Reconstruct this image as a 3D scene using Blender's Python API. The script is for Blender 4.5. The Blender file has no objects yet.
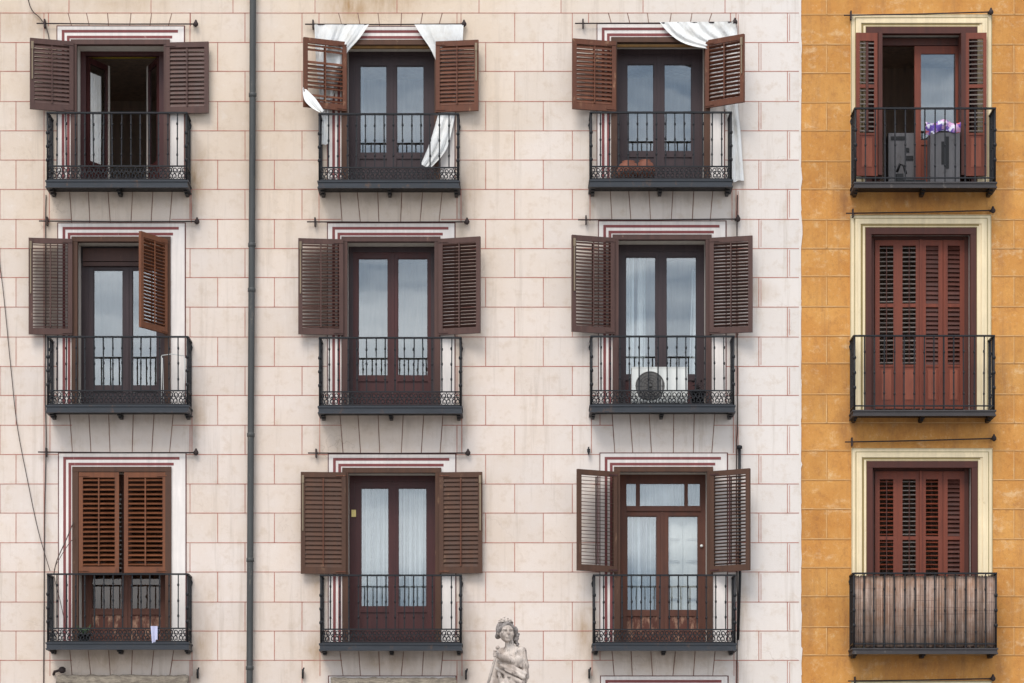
import bpy, math, random
import numpy as np
from mathutils import Vector, Matrix

random.seed(7)
S = bpy.context.scene
C = S.collection
R = math.radians

# ------------------------------------------------------------------ survey of the place
# The facade plane is y = 0, the street lies towards -y.  Sizes were surveyed on the facade at 70 px per metre.
PPM, DIST, XV, YV, EYE = 70.0, 40.0, 512.0, 870.0, 1.65


def sx(px, d=0.0):
    return (px - XV) / PPM * (DIST - d) / DIST


def sz(py, d=0.0):
    return EYE + (YV - py) / PPM * (DIST - d) / DIST


def U(px, py, d=0.0):
    return Vector((sx(px, d), -d, sz(py, d)))


def lin(c):
    c = c / 255.0
    return c / 12.92 if c <= 0.04045 else ((c + 0.055) / 1.055) ** 2.4


def rgb(r, g, b, k=0.8):
    return (lin(r) * k, lin(g) * k, lin(b) * k, 1.0)


# ------------------------------------------------------------------ mesh builder
class MB:
    def __init__(self):
        self.v, self.f, self.m, self.tone, self.smooth = [], [], [], [], []

    def add(self, verts, faces, mi=0, tone=1.0, smooth=False):
        o = len(self.v)
        self.v += [tuple(p) for p in verts]
        for f in faces:
            self.f.append(tuple(i + o for i in f))
            self.m.append(mi)
            self.tone.append(tone)
            self.smooth.append(smooth)

    def quad(self, a, b, c, d, mi=0, tone=1.0):
        self.add([a, b, c, d], [(0, 1, 2, 3)], mi, tone)

    def box(self, x0, x1, y0, y1, z0, z1, mi=0, tone=1.0):
        x0, x1 = min(x0, x1), max(x0, x1)
        y0, y1 = min(y0, y1), max(y0, y1)
        z0, z1 = min(z0, z1), max(z0, z1)
        v = [(x, y, z) for x in (x0, x1) for y in (y0, y1) for z in (z0, z1)]
        f = [(0, 1, 3, 2), (4, 6, 7, 5), (0, 4, 5, 1), (2, 3, 7, 6), (0, 2, 6, 4), (1, 5, 7, 3)]
        self.add(v, f, mi, tone)

    def obox(self, c, ax, ay, az, mi=0, tone=1.0):
        """box from centre and three half-axis vectors"""
        c, ax, ay, az = Vector(c), Vector(ax), Vector(ay), Vector(az)
        v = [c + ax * i + ay * j + az * k for i in (-1, 1) for j in (-1, 1) for k in (-1, 1)]
        f = [(0, 1, 3, 2), (4, 6, 7, 5), (0, 4, 5, 1), (2, 3, 7, 6), (0, 2, 6, 4), (1, 5, 7, 3)]
        self.add(v, f, mi, tone)

    def tube(self, pts, r, n=6, mi=0, tone=1.0, smooth=True, cap=True):
        pts = [Vector(p) for p in pts]
        rs = r if isinstance(r, (list, tuple)) else [r] * len(pts)
        rings = []
        prev = None
        for i, p in enumerate(pts):
            t = (pts[min(i + 1, len(pts) - 1)] - pts[max(i - 1, 0)])
            t = t.normalized() if t.length > 1e-9 else Vector((0, 0, 1))
            if prev is None:
                u = t.orthogonal().normalized()
            else:
                u = (prev - t * prev.dot(t))
                u = u.normalized() if u.length > 1e-6 else t.orthogonal().normalized()
            prev = u
            w = t.cross(u)
            rings.append([p + (u * math.cos(2 * math.pi * k / n) + w * math.sin(2 * math.pi * k / n)) * rs[i] for k in range(n)])
        v = [q for ring in rings for q in ring]
        f = []
        for i in range(len(pts) - 1):
            for k in range(n):
                a, b = i * n + k, i * n + (k + 1) % n
                f.append((a, b, b + n, a + n))
        if cap:
            f.append(tuple(range(n - 1, -1, -1)))
            f.append(tuple((len(pts) - 1) * n + k for k in range(n)))
        self.add(v, f, mi, tone, smooth)

    def lathe(self, c, prof, n=20, mi=0, tone=1.0):
        """prof: list of (radius, z)"""
        c = Vector(c)
        v = [c + Vector((r * math.cos(2 * math.pi * k / n), r * math.sin(2 * math.pi * k / n), z)) for r, z in prof for k in range(n)]
        f = []
        for i in range(len(prof) - 1):
            for k in range(n):
                a, b = i * n + k, i * n + (k + 1) % n
                f.append((a, b, b + n, a + n))
        f.append(tuple(range(n - 1, -1, -1)))
        f.append(tuple((len(prof) - 1) * n + k for k in range(n)))
        self.add(v, f, mi, tone, True)

    def grid(self, P, mi=0, tone=1.0, thick=0.0):
        """P: rows of points; optional thickness backwards (+y)"""
        nr, nc = len(P), len(P[0])
        v = [q for row in P for q in row]
        f = [(r * nc + c, r * nc + c + 1, (r + 1) * nc + c + 1, (r + 1) * nc + c) for r in range(nr - 1) for c in range(nc - 1)]
        self.add(v, f, mi, tone, True)
        if thick:
            v2 = [Vector(q) + Vector((0, thick, 0)) for q in v]
            self.add(v2, [tuple(reversed(q)) for q in f], mi, tone, True)

    def xform(self, M):
        self.v = [tuple(M @ Vector(p)) for p in self.v]
        return self

    def build(self, name, mats, parent=None, loc=(0, 0, 0), rotz=0.0):
        me = bpy.data.meshes.new(name)
        me.from_pydata(self.v, [], self.f)
        for m in (mats if isinstance(mats, (list, tuple)) else [mats]):
            me.materials.append(m)
        me.polygons.foreach_set('material_index', self.m)
        me.polygons.foreach_set('use_smooth', self.smooth)
        at = me.attributes.new('tone', 'FLOAT', 'FACE')
        at.data.foreach_set('value', self.tone)
        me.validate()
        me.update()
        o = bpy.data.objects.new(name, me)
        C.objects.link(o)
        o.location = loc
        o.rotation_euler = (0, 0, rotz)
        if parent:
            o.parent = parent
        return o


def thing(name, label, cat, loc=(0, 0, 0), group=None):
    o = bpy.data.objects.new(name, None)
    C.objects.link(o)
    o.location = loc
    o.empty_display_size = 0.2
    o['label'], o['category'] = label, cat
    if group:
        o['group'] = group
    return o


def tag(o, label, cat, group=None):
    o['label'], o['category'] = label, cat
    if group:
        o['group'] = group
    return o


def recentre(o):
    """put an unparented mesh object's origin at the base of its bounds"""
    me = o.data
    co = np.empty(len(me.vertices) * 3)
    me.vertices.foreach_get('co', co)
    co = co.reshape(-1, 3)
    b = np.array([(co[:, 0].min() + co[:, 0].max()) / 2, (co[:, 1].min() + co[:, 1].max()) / 2, co[:, 2].min()])
    me.vertices.foreach_set('co', (co - b).ravel())
    me.update()
    o.location = Vector(b) + o.location
    return o


# ------------------------------------------------------------------ materials
def nodes(name):
    m = bpy.data.materials.new(name)
    m.use_nodes = True
    nt = m.node_tree
    return m, nt, nt.nodes['Principled BSDF'], nt.nodes, nt.links


def mixc(nt, a, b, fac, mode='MIX'):
    n = nt.nodes.new('ShaderNodeMix')
    n.data_type = 'RGBA'
    n.blend_type = mode
    for s, val in ((n.inputs[0], fac), (n.inputs[6], a), (n.inputs[7], b)):
        if isinstance(val, bpy.types.NodeSocket):
            nt.links.new(val, s)
        else:
            s.default_value = val
    return n.outputs[2]


def noise(nt, scale, detail=4, rough=0.6, stretch=(1, 1, 1), off=(0, 0, 0), coord='Object'):
    if coord == 'World':
        g = nt.nodes.new('ShaderNodeNewGeometry')
        src = g.outputs['Position']
    else:
        t = nt.nodes.new('ShaderNodeTexCoord')
        src = t.outputs[coord]
    mp = nt.nodes.new('ShaderNodeMapping')
    mp.inputs['Scale'].default_value = stretch
    mp.inputs['Location'].default_value = off
    nt.links.new(src, mp.inputs[0])
    n = nt.nodes.new('ShaderNodeTexNoise')
    n.inputs['Scale'].default_value = scale
    n.inputs['Detail'].default_value = detail
    n.inputs['Roughness'].default_value = rough
    nt.links.new(mp.outputs[0], n.inputs['Vector'])
    return n.outputs['Fac']


def ramp(nt, fac, lo, hi, a=0.0, b=1.0):
    n = nt.nodes.new('ShaderNodeMapRange')
    n.inputs[1].default_value, n.inputs[2].default_value = lo, hi
    n.inputs[3].default_value, n.inputs[4].default_value = a, b
    nt.links.new(fac, n.inputs[0])
    return n.outputs[0]


def mul(nt, a, b, op='MULTIPLY'):
    n = nt.nodes.new('ShaderNodeMath')
    n.operation = op
    for s, val in ((n.inputs[0], a), (n.inputs[1], b)):
        if isinstance(val, bpy.types.NodeSocket):
            nt.links.new(val, s)
        else:
            s.default_value = val
    return n.outputs[0]


def tone_of(nt):
    a = nt.nodes.new('ShaderNodeAttribute')
    a.attribute_name = 'tone'
    return a.outputs['Fac']


def grey(nt, v):
    n = nt.nodes.new('ShaderNodeCombineColor')
    for i in range(3):
        nt.links.new(v, n.inputs[i])
    return n.outputs[0]


def bump(nt, bsdf, h, strength=0.3, dist=0.01):
    b = nt.nodes.new('ShaderNodeBump')
    b.inputs['Strength'].default_value = strength
    b.inputs['Distance'].default_value = dist
    nt.links.new(h, b.inputs['Height'])
    nt.links.new(b.outputs[0], bsdf.inputs['Normal'])


def paint(name, col, worn=None, wear=0.5, rough=0.6, streak=(1, 1, 0.08), scale=14, metal=0.0, bstr=0.3, dark=0.5):
    """old painted surface: long streaks, dirt, worn patches of a second colour"""
    m, nt, b, N, L = nodes(name)
    K = 1.0 if sum(col[:3]) / 3 > 0.33 else 0.50      # painted woods and irons are darker than they look
    lum = sum(col[:3]) / 3
    col = tuple((lum * .02 + v * .98) * K for v in col[:3]) + (1,)
    if worn:
        worn = tuple(v * (K if K == 1 else 0.75) for v in worn[:3]) + (1,)
    n1 = noise(nt, scale, 5, 0.65, streak, coord='World')
    n2 = noise(nt, 2.3, 5, 0.7, (1, 1, 1), (3, 1, 7), coord='World')
    dk = tuple(c * dark for c in col[:3]) + (1,)
    lt = tuple(min(1, c * 1.4) for c in col[:3]) + (1,)
    c = mixc(nt, dk, lt, ramp(nt, n1, 0.3, 0.7))
    c = mixc(nt, c, col, ramp(nt, n2, 0.3, 0.7, 0.2, 0.9))
    if worn:
        n3 = noise(nt, 9, 8, 0.75, (1, 1, 0.35), (11, 5, 2), coord='World')
        c = mixc(nt, c, worn, ramp(nt, n3, 0.72 - 0.25 * wear, 0.80 - 0.2 * wear))
    c = mixc(nt, c, grey(nt, tone_of(nt)), 1.0, 'MULTIPLY')
    L.new(c, b.inputs['Base Color'])
    L.new(ramp(nt, n1, 0.2, 0.8, rough - 0.12, rough + 0.15), b.inputs['Roughness'])
    b.inputs['Metallic'].default_value = metal
    b.inputs['Specular IOR Level'].default_value = 0.3
    bump(nt, b, n1, bstr, 0.004)
    return m


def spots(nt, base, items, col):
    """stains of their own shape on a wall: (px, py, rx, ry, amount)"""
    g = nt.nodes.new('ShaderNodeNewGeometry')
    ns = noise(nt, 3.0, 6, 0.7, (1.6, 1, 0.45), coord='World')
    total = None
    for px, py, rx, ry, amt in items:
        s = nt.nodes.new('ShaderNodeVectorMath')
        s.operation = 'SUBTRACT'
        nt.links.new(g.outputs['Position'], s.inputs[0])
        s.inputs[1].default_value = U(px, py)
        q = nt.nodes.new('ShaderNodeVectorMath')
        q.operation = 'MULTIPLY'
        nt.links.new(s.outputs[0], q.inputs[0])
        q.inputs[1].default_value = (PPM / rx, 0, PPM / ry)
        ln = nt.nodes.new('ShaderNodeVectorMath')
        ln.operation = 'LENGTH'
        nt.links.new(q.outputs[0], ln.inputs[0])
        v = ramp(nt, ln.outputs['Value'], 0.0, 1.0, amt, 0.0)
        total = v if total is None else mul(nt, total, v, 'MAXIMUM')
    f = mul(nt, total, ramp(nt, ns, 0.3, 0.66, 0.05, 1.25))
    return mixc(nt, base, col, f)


CREAM = rgb(230, 215, 203)
OCHRE = rgb(214, 150, 72)

m_cream, nt, b, N, L = nodes('cream_render')
n1 = noise(nt, 0.55, 5, 0.6, coord='World')
n2 = noise(nt, 5.5, 7, 0.7, coord='World')
n3 = noise(nt, 60, 3, 0.6, coord='World')
c = mixc(nt, rgb(234, 220, 210), rgb(229, 209, 191), ramp(nt, n1, 0.35, 0.65))
geo = N.new('ShaderNodeNewGeometry')
sep = N.new('ShaderNodeSeparateXYZ')
L.new(geo.outputs['Position'], sep.inputs[0])
hgt = ramp(nt, sep.outputs[2], sz(400), sz(0))
rx = ramp(nt, sep.outputs[0], sx(480), sx(800))
c = mixc(nt, c, rgb(226, 204, 178), mul(nt, hgt, mul(nt, ramp(nt, n1, 0.25, 0.7, 0.35, 0.9), ramp(nt, sep.outputs[0], sx(560), sx(800), 1.0, 0.2))))
c = mixc(nt, c, rgb(234, 226, 219), mul(nt, rx, 0.75))
c = mixc(nt, c, rgb(204, 178, 150), ramp(nt, n2, 0.52, 0.78, 0.0, 0.6))
c = mixc(nt, c, rgb(240, 230, 222), ramp(nt, n2, 0.42, 0.25, 0.0, 0.5))
nr = noise(nt, 2.4, 7, 0.72, (2.6, 1, 0.16), (7, 3, 1), coord='World')
c = mixc(nt, c, rgb(190, 172, 154), ramp(nt, nr, 0.54, 0.76, 0, 0.55))
nf = noise(nt, 21, 6, 0.8, (1, 1, 1), (1, 8, 3), coord='World')
c = mixc(nt, c, rgb(188, 160, 134), ramp(nt, nf, 0.60, 0.74, 0, 0.5))
c = mixc(nt, c, rgb(246, 238, 230), ramp(nt, nf, 0.40, 0.28, 0, 0.5))
vor = N.new('ShaderNodeTexVoronoi')
vor.feature = 'DISTANCE_TO_EDGE'
vor.inputs['Scale'].default_value = 0.8
L.new(geo.outputs['Position'], vor.inputs['Vector'])
dn = N.new('ShaderNodeTexNoise')
dn.inputs['Scale'].default_value = 3.0
dn.inputs['Detail'].default_value = 6
vm = N.new('ShaderNodeVectorMath')
vm.operation = 'MULTIPLY_ADD'
L.new(geo.outputs['Position'], dn.inputs['Vector'])
L.new(dn.outputs['Color'], vm.inputs[0])
vm.inputs[1].default_value = (.9, .9, .9)
L.new(geo.outputs['Position'], vm.inputs[2])
L.new(vm.outputs[0], vor.inputs['Vector'])
crk = mul(nt, ramp(nt, vor.outputs['Distance'], 0.0, 0.008, 1, 0), ramp(nt, n1, 0.54, 0.66, 0, 0.4))
c = mixc(nt, c, rgb(150, 122, 104), crk)
c = spots(nt, c, [(195, 178, 20, 42, .8), (350, 6, 34, 26, 1.0), (382, 0, 60, 22, .8), (320, 585, 26, 26, .55), (200, 640, 18, 45, .6),
                  (466, 640, 18, 45, .6), (586, 632, 16, 36, .8), (316, 652, 14, 30, .6), (30, 20, 60, 22, .5), (470, 196, 16, 30, .5),
                  (735, 195, 16, 24, .45), (196, 412, 12, 26, .55), (466, 415, 12, 26, .4), (205, 590, 22, 26, .4), (742, 610, 10, 40, .4),
                  (118, 660, 60, 14, .45), (390, 662, 60, 14, .45), (664, 662, 60, 14, .4), (755, 292, 28, 14, .5), (118, 3, 90, 12, .35),
                  (255, 140, 40, 90, .25)], rgb(176, 140, 98))
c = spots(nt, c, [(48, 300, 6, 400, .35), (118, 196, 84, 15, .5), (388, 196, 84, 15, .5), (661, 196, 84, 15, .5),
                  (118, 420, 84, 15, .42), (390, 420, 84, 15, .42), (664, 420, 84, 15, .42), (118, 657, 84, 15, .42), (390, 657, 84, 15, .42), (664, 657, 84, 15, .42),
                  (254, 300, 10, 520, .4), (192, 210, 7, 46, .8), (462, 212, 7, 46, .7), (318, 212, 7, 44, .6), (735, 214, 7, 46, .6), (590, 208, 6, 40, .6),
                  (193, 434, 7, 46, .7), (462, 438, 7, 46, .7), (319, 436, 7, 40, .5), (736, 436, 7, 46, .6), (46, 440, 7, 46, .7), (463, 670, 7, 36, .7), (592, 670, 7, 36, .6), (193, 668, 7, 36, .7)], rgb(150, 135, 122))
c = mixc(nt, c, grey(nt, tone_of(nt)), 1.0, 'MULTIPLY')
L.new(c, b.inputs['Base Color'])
b.inputs['Roughness'].default_value = 0.9
hh = mul(nt, n3, mul(nt, n2, 2.0), 'ADD')
bump(nt, b, hh, 0.25, 0.006)

m_ochre, nt, b, N, L = nodes('ochre_render')
n1 = noise(nt, 1.3, 6, 0.65, coord='World')
n2 = noise(nt, 7, 8, 0.75, (1, 1, 0.7), coord='World')
n3 = noise(nt, 55, 3, 0.6, coord='World')
c = mixc(nt, rgb(222, 162, 86), rgb(200, 134, 62), ramp(nt, n1, 0.3, 0.68))
c = mixc(nt, c, rgb(160, 104, 60), ramp(nt, n2, 0.52, 0.76, 0, 0.75))
c = mixc(nt, c, rgb(234, 200, 150), ramp(nt, n2, 0.44, 0.25, 0, 0.8))
n4 = noise(nt, 2.6, 8, 0.78, (1, 1, 1.6), (9, 4, 1), coord='World')
c = mixc(nt, c, rgb(240, 206, 160), ramp(nt, n4, 0.56, 0.72, 0, 0.7))
nr = noise(nt, 2.4, 7, 0.72, (2.6, 1, 0.2), (7, 3, 1), coord='World')
c = mixc(nt, c, rgb(168, 118, 74), ramp(nt, nr, 0.52, 0.74, 0, 0.6))
nf = noise(nt, 24, 6, 0.8, (1, 1, 1), (1, 8, 3), coord='World')
c = mixc(nt, c, rgb(150, 98, 56), ramp(nt, nf, 0.56, 0.72, 0, 0.55))
c = mixc(nt, c, rgb(240, 206, 152), ramp(nt, nf, 0.40, 0.28, 0, 0.5))
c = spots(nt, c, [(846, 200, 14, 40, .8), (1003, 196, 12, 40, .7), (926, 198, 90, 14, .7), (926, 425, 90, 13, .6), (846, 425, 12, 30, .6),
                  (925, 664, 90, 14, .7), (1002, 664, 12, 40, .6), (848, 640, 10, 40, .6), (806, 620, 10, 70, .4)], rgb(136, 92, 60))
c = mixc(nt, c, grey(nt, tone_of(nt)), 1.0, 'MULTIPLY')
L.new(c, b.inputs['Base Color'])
b.inputs['Roughness'].default_value = 0.92
hh = mul(nt, n3, mul(nt, n2, 2.0), 'ADD')
bump(nt, b, hh, 0.35, 0.008)


def fade_line(name, col, base, lo=0.3, hi=0.62):
    m, nt, b, N, L = nodes(name)
    n1 = noise(nt, 3.2, 8, 0.75, coord='World')
    L.new(mixc(nt, base, col, ramp(nt, n1, lo, hi, 0.25, 1.0)), b.inputs['Base Color'])
    b.inputs['Roughness'].default_value = 0.9
    return m


m_joint = fade_line('painted_red_joint', rgb(182, 106, 90), rgb(212, 182, 166), 0.28, 0.58)
m_joint_dark = fade_line('painted_dark_joint', rgb(120, 82, 70), rgb(190, 160, 142))
m_joint_pale = fade_line('pale_ochre_joint', rgb(234, 196, 142), rgb(212, 154, 88), 0.47, 0.68)
m_joint_shadow = fade_line('ochre_joint_shade', rgb(160, 106, 60), rgb(210, 152, 86), 0.44, 0.66)  # darker strip beside each pale joint, its shade painted on flat
m_white_band = paint('white_painted_surround', rgb(236, 226, 218), rgb(208, 188, 168), 0.35, 0.9, dark=0.93, bstr=0.1)
m_red_band = paint('red_painted_band', rgb(186, 108, 106), rgb(214, 170, 160), 0.45, 0.9, dark=0.9, bstr=0.1)
m_outline = paint('dark_red_outline', rgb(150, 92, 88), rgb(206, 174, 160), 0.5, 0.9, bstr=0.1)
m_reveal = paint('reveal_plaster', rgb(214, 205, 194), rgb(178, 164, 146), 0.4, 0.9, dark=0.9)
m_moulding = paint('moulding_plaster', rgb(236, 216, 178), rgb(206, 180, 136), 0.4, 0.85, dark=0.9)
m_mould_line = paint('moulding_cove_and_shade', rgb(204, 178, 116), rgb(170, 146, 110), 0.5, 0.85, dark=0.9)
m_mauve = paint('mauve_brown_paint', rgb(122, 86, 76), rgb(156, 124, 106), 0.35, 0.5)
m_redbrown = paint('red_brown_wood', rgb(146, 88, 62), rgb(184, 138, 106), 0.55, 0.6)
m_oldwood = paint('old_brown_wood', rgb(122, 84, 64), rgb(150, 116, 90), 0.4, 0.65)
m_varnish = paint('orange_brown_wood', rgb(166, 100, 64), rgb(112, 70, 52), 0.6, 0.55)
m_plumframe = paint('plum_frame_paint', rgb(94, 74, 76), rgb(112, 90, 92), 0.15, 0.42)
m_maroon = paint('maroon_frame_paint', rgb(108, 60, 58), rgb(84, 48, 46), 0.3, 0.4)
m_reddoor = paint('worn_red_door_wood', rgb(132, 82, 64), rgb(92, 62, 52), 0.5, 0.6)
m_peel = paint('peeling_red_panel', rgb(136, 84, 70), rgb(196, 154, 128), 0.85, 0.75)
m_c4 = paint('brick_red_paint', rgb(168, 84, 58), rgb(116, 62, 46), 0.3, 0.5)
m_salmon = paint('salmon_red_panel', rgb(196, 108, 80), rgb(150, 84, 66), 0.3, 0.55)
m_pale_slat = paint('pale_slats', rgb(168, 154, 146), rgb(150, 110, 100), 0.45, 0.6)  # paler colour for the slats of some ochre shutter leaves
m_c4dark = paint('dark_maroon_paint', rgb(116, 62, 48), rgb(86, 50, 42), 0.3, 0.5)
m_batten = paint('tan_timber', rgb(196, 146, 84), rgb(150, 104, 64), 0.4, 0.7)
m_iron = paint('black_iron', rgb(52, 52, 56, 0.7), rgb(92, 66, 52), 0.3, 0.45, scale=20, metal=0.1)
m_slab = paint('slate_grey_iron', rgb(80, 84, 91), rgb(110, 86, 72), 0.6, 0.5, streak=(0.15, 1, 1))
m_c4slab = paint('worn_stone_slab', rgb(98, 92, 92), rgb(140, 130, 122), 0.5, 0.7, streak=(0.3, 1, 1))
m_rod = paint('rusty_rod', rgb(84, 68, 66), rgb(120, 84, 62), 0.5, 0.7)
m_pipe = paint('grey_painted_pipe', rgb(106, 107, 105), rgb(132, 124, 114), 0.5, 0.5)
m_cable = paint('dark_cable', rgb(116, 98, 90), None, 0, 0.7)
m_brass = paint('brass_latch', rgb(196, 172, 140), rgb(140, 112, 86), 0.4, 0.5)
m_sheet, nt, b, N, L = nodes('white_cotton')
n1 = noise(nt, 9, 6, 0.7, (1.4, 1, 0.5), coord='World')
n2 = noise(nt, 2.2, 6, 0.75, (1, 1, 1), (5, 2, 1), coord='World')
n3 = noise(nt, 260, 2, 0.6, coord='World')
c = mixc(nt, rgb(240, 239, 236, .86), rgb(222, 216, 206, .86), ramp(nt, n2, 0.45, 0.72))
L.new(c, b.inputs['Base Color'])
b.inputs['Roughness'].default_value = 0.95
h_ = mul(nt, ramp(nt, n1, .3, .7), mul(nt, n3, .12), 'ADD')
bump(nt, b, h_, 0.9, 0.012)
m_curtain = paint('pale_net_curtain', rgb(168, 168, 170), None, 0, 0.95, dark=0.9)
m_sheer, nt, b, N, L = nodes('sheer_curtain')
n1 = noise(nt, 11, 3, 0.6, (1, 1, 0.03), coord='World')
n2 = noise(nt, 30, 2, 0.6, (1, 1, 0.02), (3, 1, 2), coord='World')
b.inputs['Base Color'].default_value = (.56, .56, .57, 1)
b.inputs['Roughness'].default_value = 1.0
trs = N.new('ShaderNodeBsdfTransparent')
mxs = N.new('ShaderNodeMixShader')
L.new(mul(nt, ramp(nt, n1, 0.38, 0.66, 0.02, 0.55), ramp(nt, n2, 0.35, 0.7, 0.0, 0.22), 'ADD'), mxs.inputs[0])
L.new(b.outputs[0], mxs.inputs[1])
L.new(trs.outputs[0], mxs.inputs[2])
L.new(mxs.outputs[0], N['Material Output'].inputs[0])
m_whitepaint = paint('white_plastic', rgb(228, 228, 222), rgb(200, 196, 184), 0.25, 0.5, dark=0.94)
m_acgrille = paint('dark_grille', rgb(146, 141, 137), None, 0, 0.6)
m_terra = paint('terracotta', rgb(190, 122, 98), rgb(140, 84, 64), 0.4, 0.8)
m_darkpot = paint('dark_pot', rgb(52, 46, 48), None, 0, 0.6)
m_leaf = paint('leaf_green', rgb(134, 166, 124), rgb(200, 214, 190), 0.5, 0.7)
m_greymetal = paint('grey_enamel', rgb(136, 132, 134), rgb(90, 84, 82), 0.6, 0.5)
m_black = paint('black_plastic', rgb(34, 32, 34), None, 0, 0.5)
m_room = paint('dim_room_plaster', rgb(214, 190, 172), None, 0, 0.9)
m_roomfloor = paint('dim_room_floor', rgb(60, 44, 36), None, 0, 0.7)
m_roomyellow = paint('mustard_cornice', rgb(200, 168, 40), None, 0, 0.8)
m_lilac = paint('lilac_towel', rgb(196, 196, 222), None, 0, 0.95, dark=0.9)
m_sensor = paint('yellowed_plastic', rgb(226, 204, 130), None, 0, 0.5, dark=0.95)

m_esparto, nt, b, N, L = nodes('esparto_weave')
n1 = noise(nt, 40, 4, 0.7, (0.25, 1, 1), coord='World')
n2 = noise(nt, 3, 6, 0.7, coord='World')
n3 = noise(nt, 30, 4, 0.8, (1, 1, 0.6), (4, 4, 4), coord='World')
c = mixc(nt, rgb(112, 100, 88), rgb(186, 172, 152), ramp(nt, n1, 0.3, 0.7))
c = mixc(nt, c, rgb(92, 80, 72), ramp(nt, n2, 0.48, 0.7, 0, 0.7))
c = mixc(nt, c, rgb(206, 200, 180), ramp(nt, n3, 0.62, 0.72, 0, 0.8))
L.new(c, b.inputs['Base Color'])
b.inputs['Roughness'].default_value = 0.95
bump(nt, b, n1, 0.8, 0.01)

m_reed, nt, b, N, L = nodes('grey_reed')
n1 = noise(nt, 30, 5, 0.7, (1, 1, 0.12), coord='World')
n2 = noise(nt, 4, 6, 0.7, (1, 1, 1), coord='World')
n3 = noise(nt, 3, 2, 0.5, (0.3, 1, 14), (2, 2, 5), coord='World')
c = mixc(nt, rgb(140, 116, 102), rgb(208, 182, 166), ramp(nt, n1, 0.3, 0.7))
c = mixc(nt, c, rgb(158, 118, 90), ramp(nt, n2, 0.42, 0.7, 0, 0.9))
c = mixc(nt, c, rgb(120, 96, 88), ramp(nt, n3, 0.62, 0.68, 0, 0.6))
c = mixc(nt, c, grey(nt, tone_of(nt)), 1.0, 'MULTIPLY')
L.new(c, b.inputs['Base Color'])
b.inputs['Roughness'].default_value = 0.9

m_floral, nt, b, N, L = nodes('purple_floral_cloth')
n1 = noise(nt, 9, 2, 0.5, coord='World')
n2 = noise(nt, 12, 2, 0.5, (1, 1, 1), (5, 9, 2), coord='World')
c = mixc(nt, rgb(112, 82, 176), rgb(226, 176, 214), ramp(nt, n1, 0.46, 0.54))
c = mixc(nt, c, rgb(226, 112, 104), ramp(nt, n2, 0.58, 0.64))
c = mixc(nt, c, rgb(244, 240, 250), ramp(nt, n2, 0.42, 0.36))
L.new(c, b.inputs['Base Color'])
b.inputs['Roughness'].default_value = 0.9

m_stone, nt, b, N, L = nodes('weathered_limestone')
n1 = noise(nt, 15, 7, 0.72, (1.2, 1, 0.5), coord='World')
n2 = noise(nt, 5, 5, 0.65, (1, 1, 0.4), (2, 3, 4), coord='World')
c = mixc(nt, rgb(218, 204, 192), rgb(166, 150, 138), ramp(nt, n2, 0.38, 0.62))
c = mixc(nt, c, rgb(70, 62, 58), ramp(nt, n1, 0.55, 0.66, 0, 0.8))
c = mixc(nt, c, rgb(214, 206, 200), ramp(nt, n1, 0.42, 0.32, 0, 0.6))
L.new(c, b.inputs['Base Color'])
b.inputs['Roughness'].default_value = 0.9
bump(nt, b, n1, 0.4, 0.006)

m_stone_dark, nt, b, N, L = nodes('grimy_limestone')
n1 = noise(nt, 24, 7, 0.72, (1, 1, 1), coord='World')
L.new(mixc(nt, rgb(92, 84, 80), rgb(176, 166, 160), ramp(nt, n1, 0.38, 0.66)), b.inputs['Base Color'])
b.inputs['Roughness'].default_value = 0.9
bump(nt, b, n1, 0.5, 0.008)

m_glass, nt, b, N, L = nodes('window_glass')
N.remove(b)
tr = N.new('ShaderNodeBsdfTransparent')
tr.inputs[0].default_value = (0.86, 0.89, 0.90, 1)
gl = N.new('ShaderNodeBsdfGlossy')
gl.inputs['Roughness'].default_value = 0.012
gl.inputs['Color'].default_value = (0.93, 0.97, 1.0, 1)
wn = noise(nt, 1.1, 2, 0.5, coord='World')
bp = N.new('ShaderNodeBump')
bp.inputs['Strength'].default_value = 0.03
bp.inputs['Distance'].default_value = 0.03
L.new(wn, bp.inputs['Height'])
L.new(bp.outputs[0], gl.inputs['Normal'])
mx = N.new('ShaderNodeMixShader')
mx.inputs[0].default_value = 0.125
L.new(tr.outputs[0], mx.inputs[1])
L.new(gl.outputs[0], mx.inputs[2])
L.new(mx.outputs[0], N['Material Output'].inputs[0])

m_dusty = m_glass.copy()
m_dusty.name = 'dusty_glass'
for n_ in m_dusty.node_tree.nodes:
    if n_.type == 'MIX_SHADER':
        n_.inputs[0].default_value = 0.045
    if n_.type == 'BSDF_TRANSPARENT':
        n_.inputs[0].default_value = (.72, .60, .53, 1)
m_paving, nt, b, N, L = nodes('granite_paving')
tc = N.new('ShaderNodeTexCoord')
br = N.new('ShaderNodeTexBrick')
br.inputs['Scale'].default_value = 1.0
br.inputs['Brick Width'].default_value = 0.8
br.inputs['Row Height'].default_value = 0.5
br.inputs['Mortar Size'].default_value = 0.008
br.inputs['Color1'].default_value = (0.30, 0.28, 0.26, 1)
br.inputs['Color2'].default_value = (0.24, 0.23, 0.22, 1)
br.inputs['Mortar'].default_value = (0.1, 0.1, 0.1, 1)
L.new(tc.outputs['Object'], br.inputs['Vector'])
L.new(mixc(nt, br.outputs['Color'], (0.2, 0.19, 0.18, 1), ramp(nt, noise(nt, 0.7, 6, 0.7), 0.4, 0.7, 0, 0.6)), b.inputs['Base Color'])
b.inputs['Roughness'].default_value = 0.75

# ------------------------------------------------------------------ ground
g = MB()
g.quad((-250, -250, 0), (250, -250, 0), (250, 250, 0), (-250, 250, 0))
go = g.build('plaza_paving', m_paving)
go['kind'] = 'structure'

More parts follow.
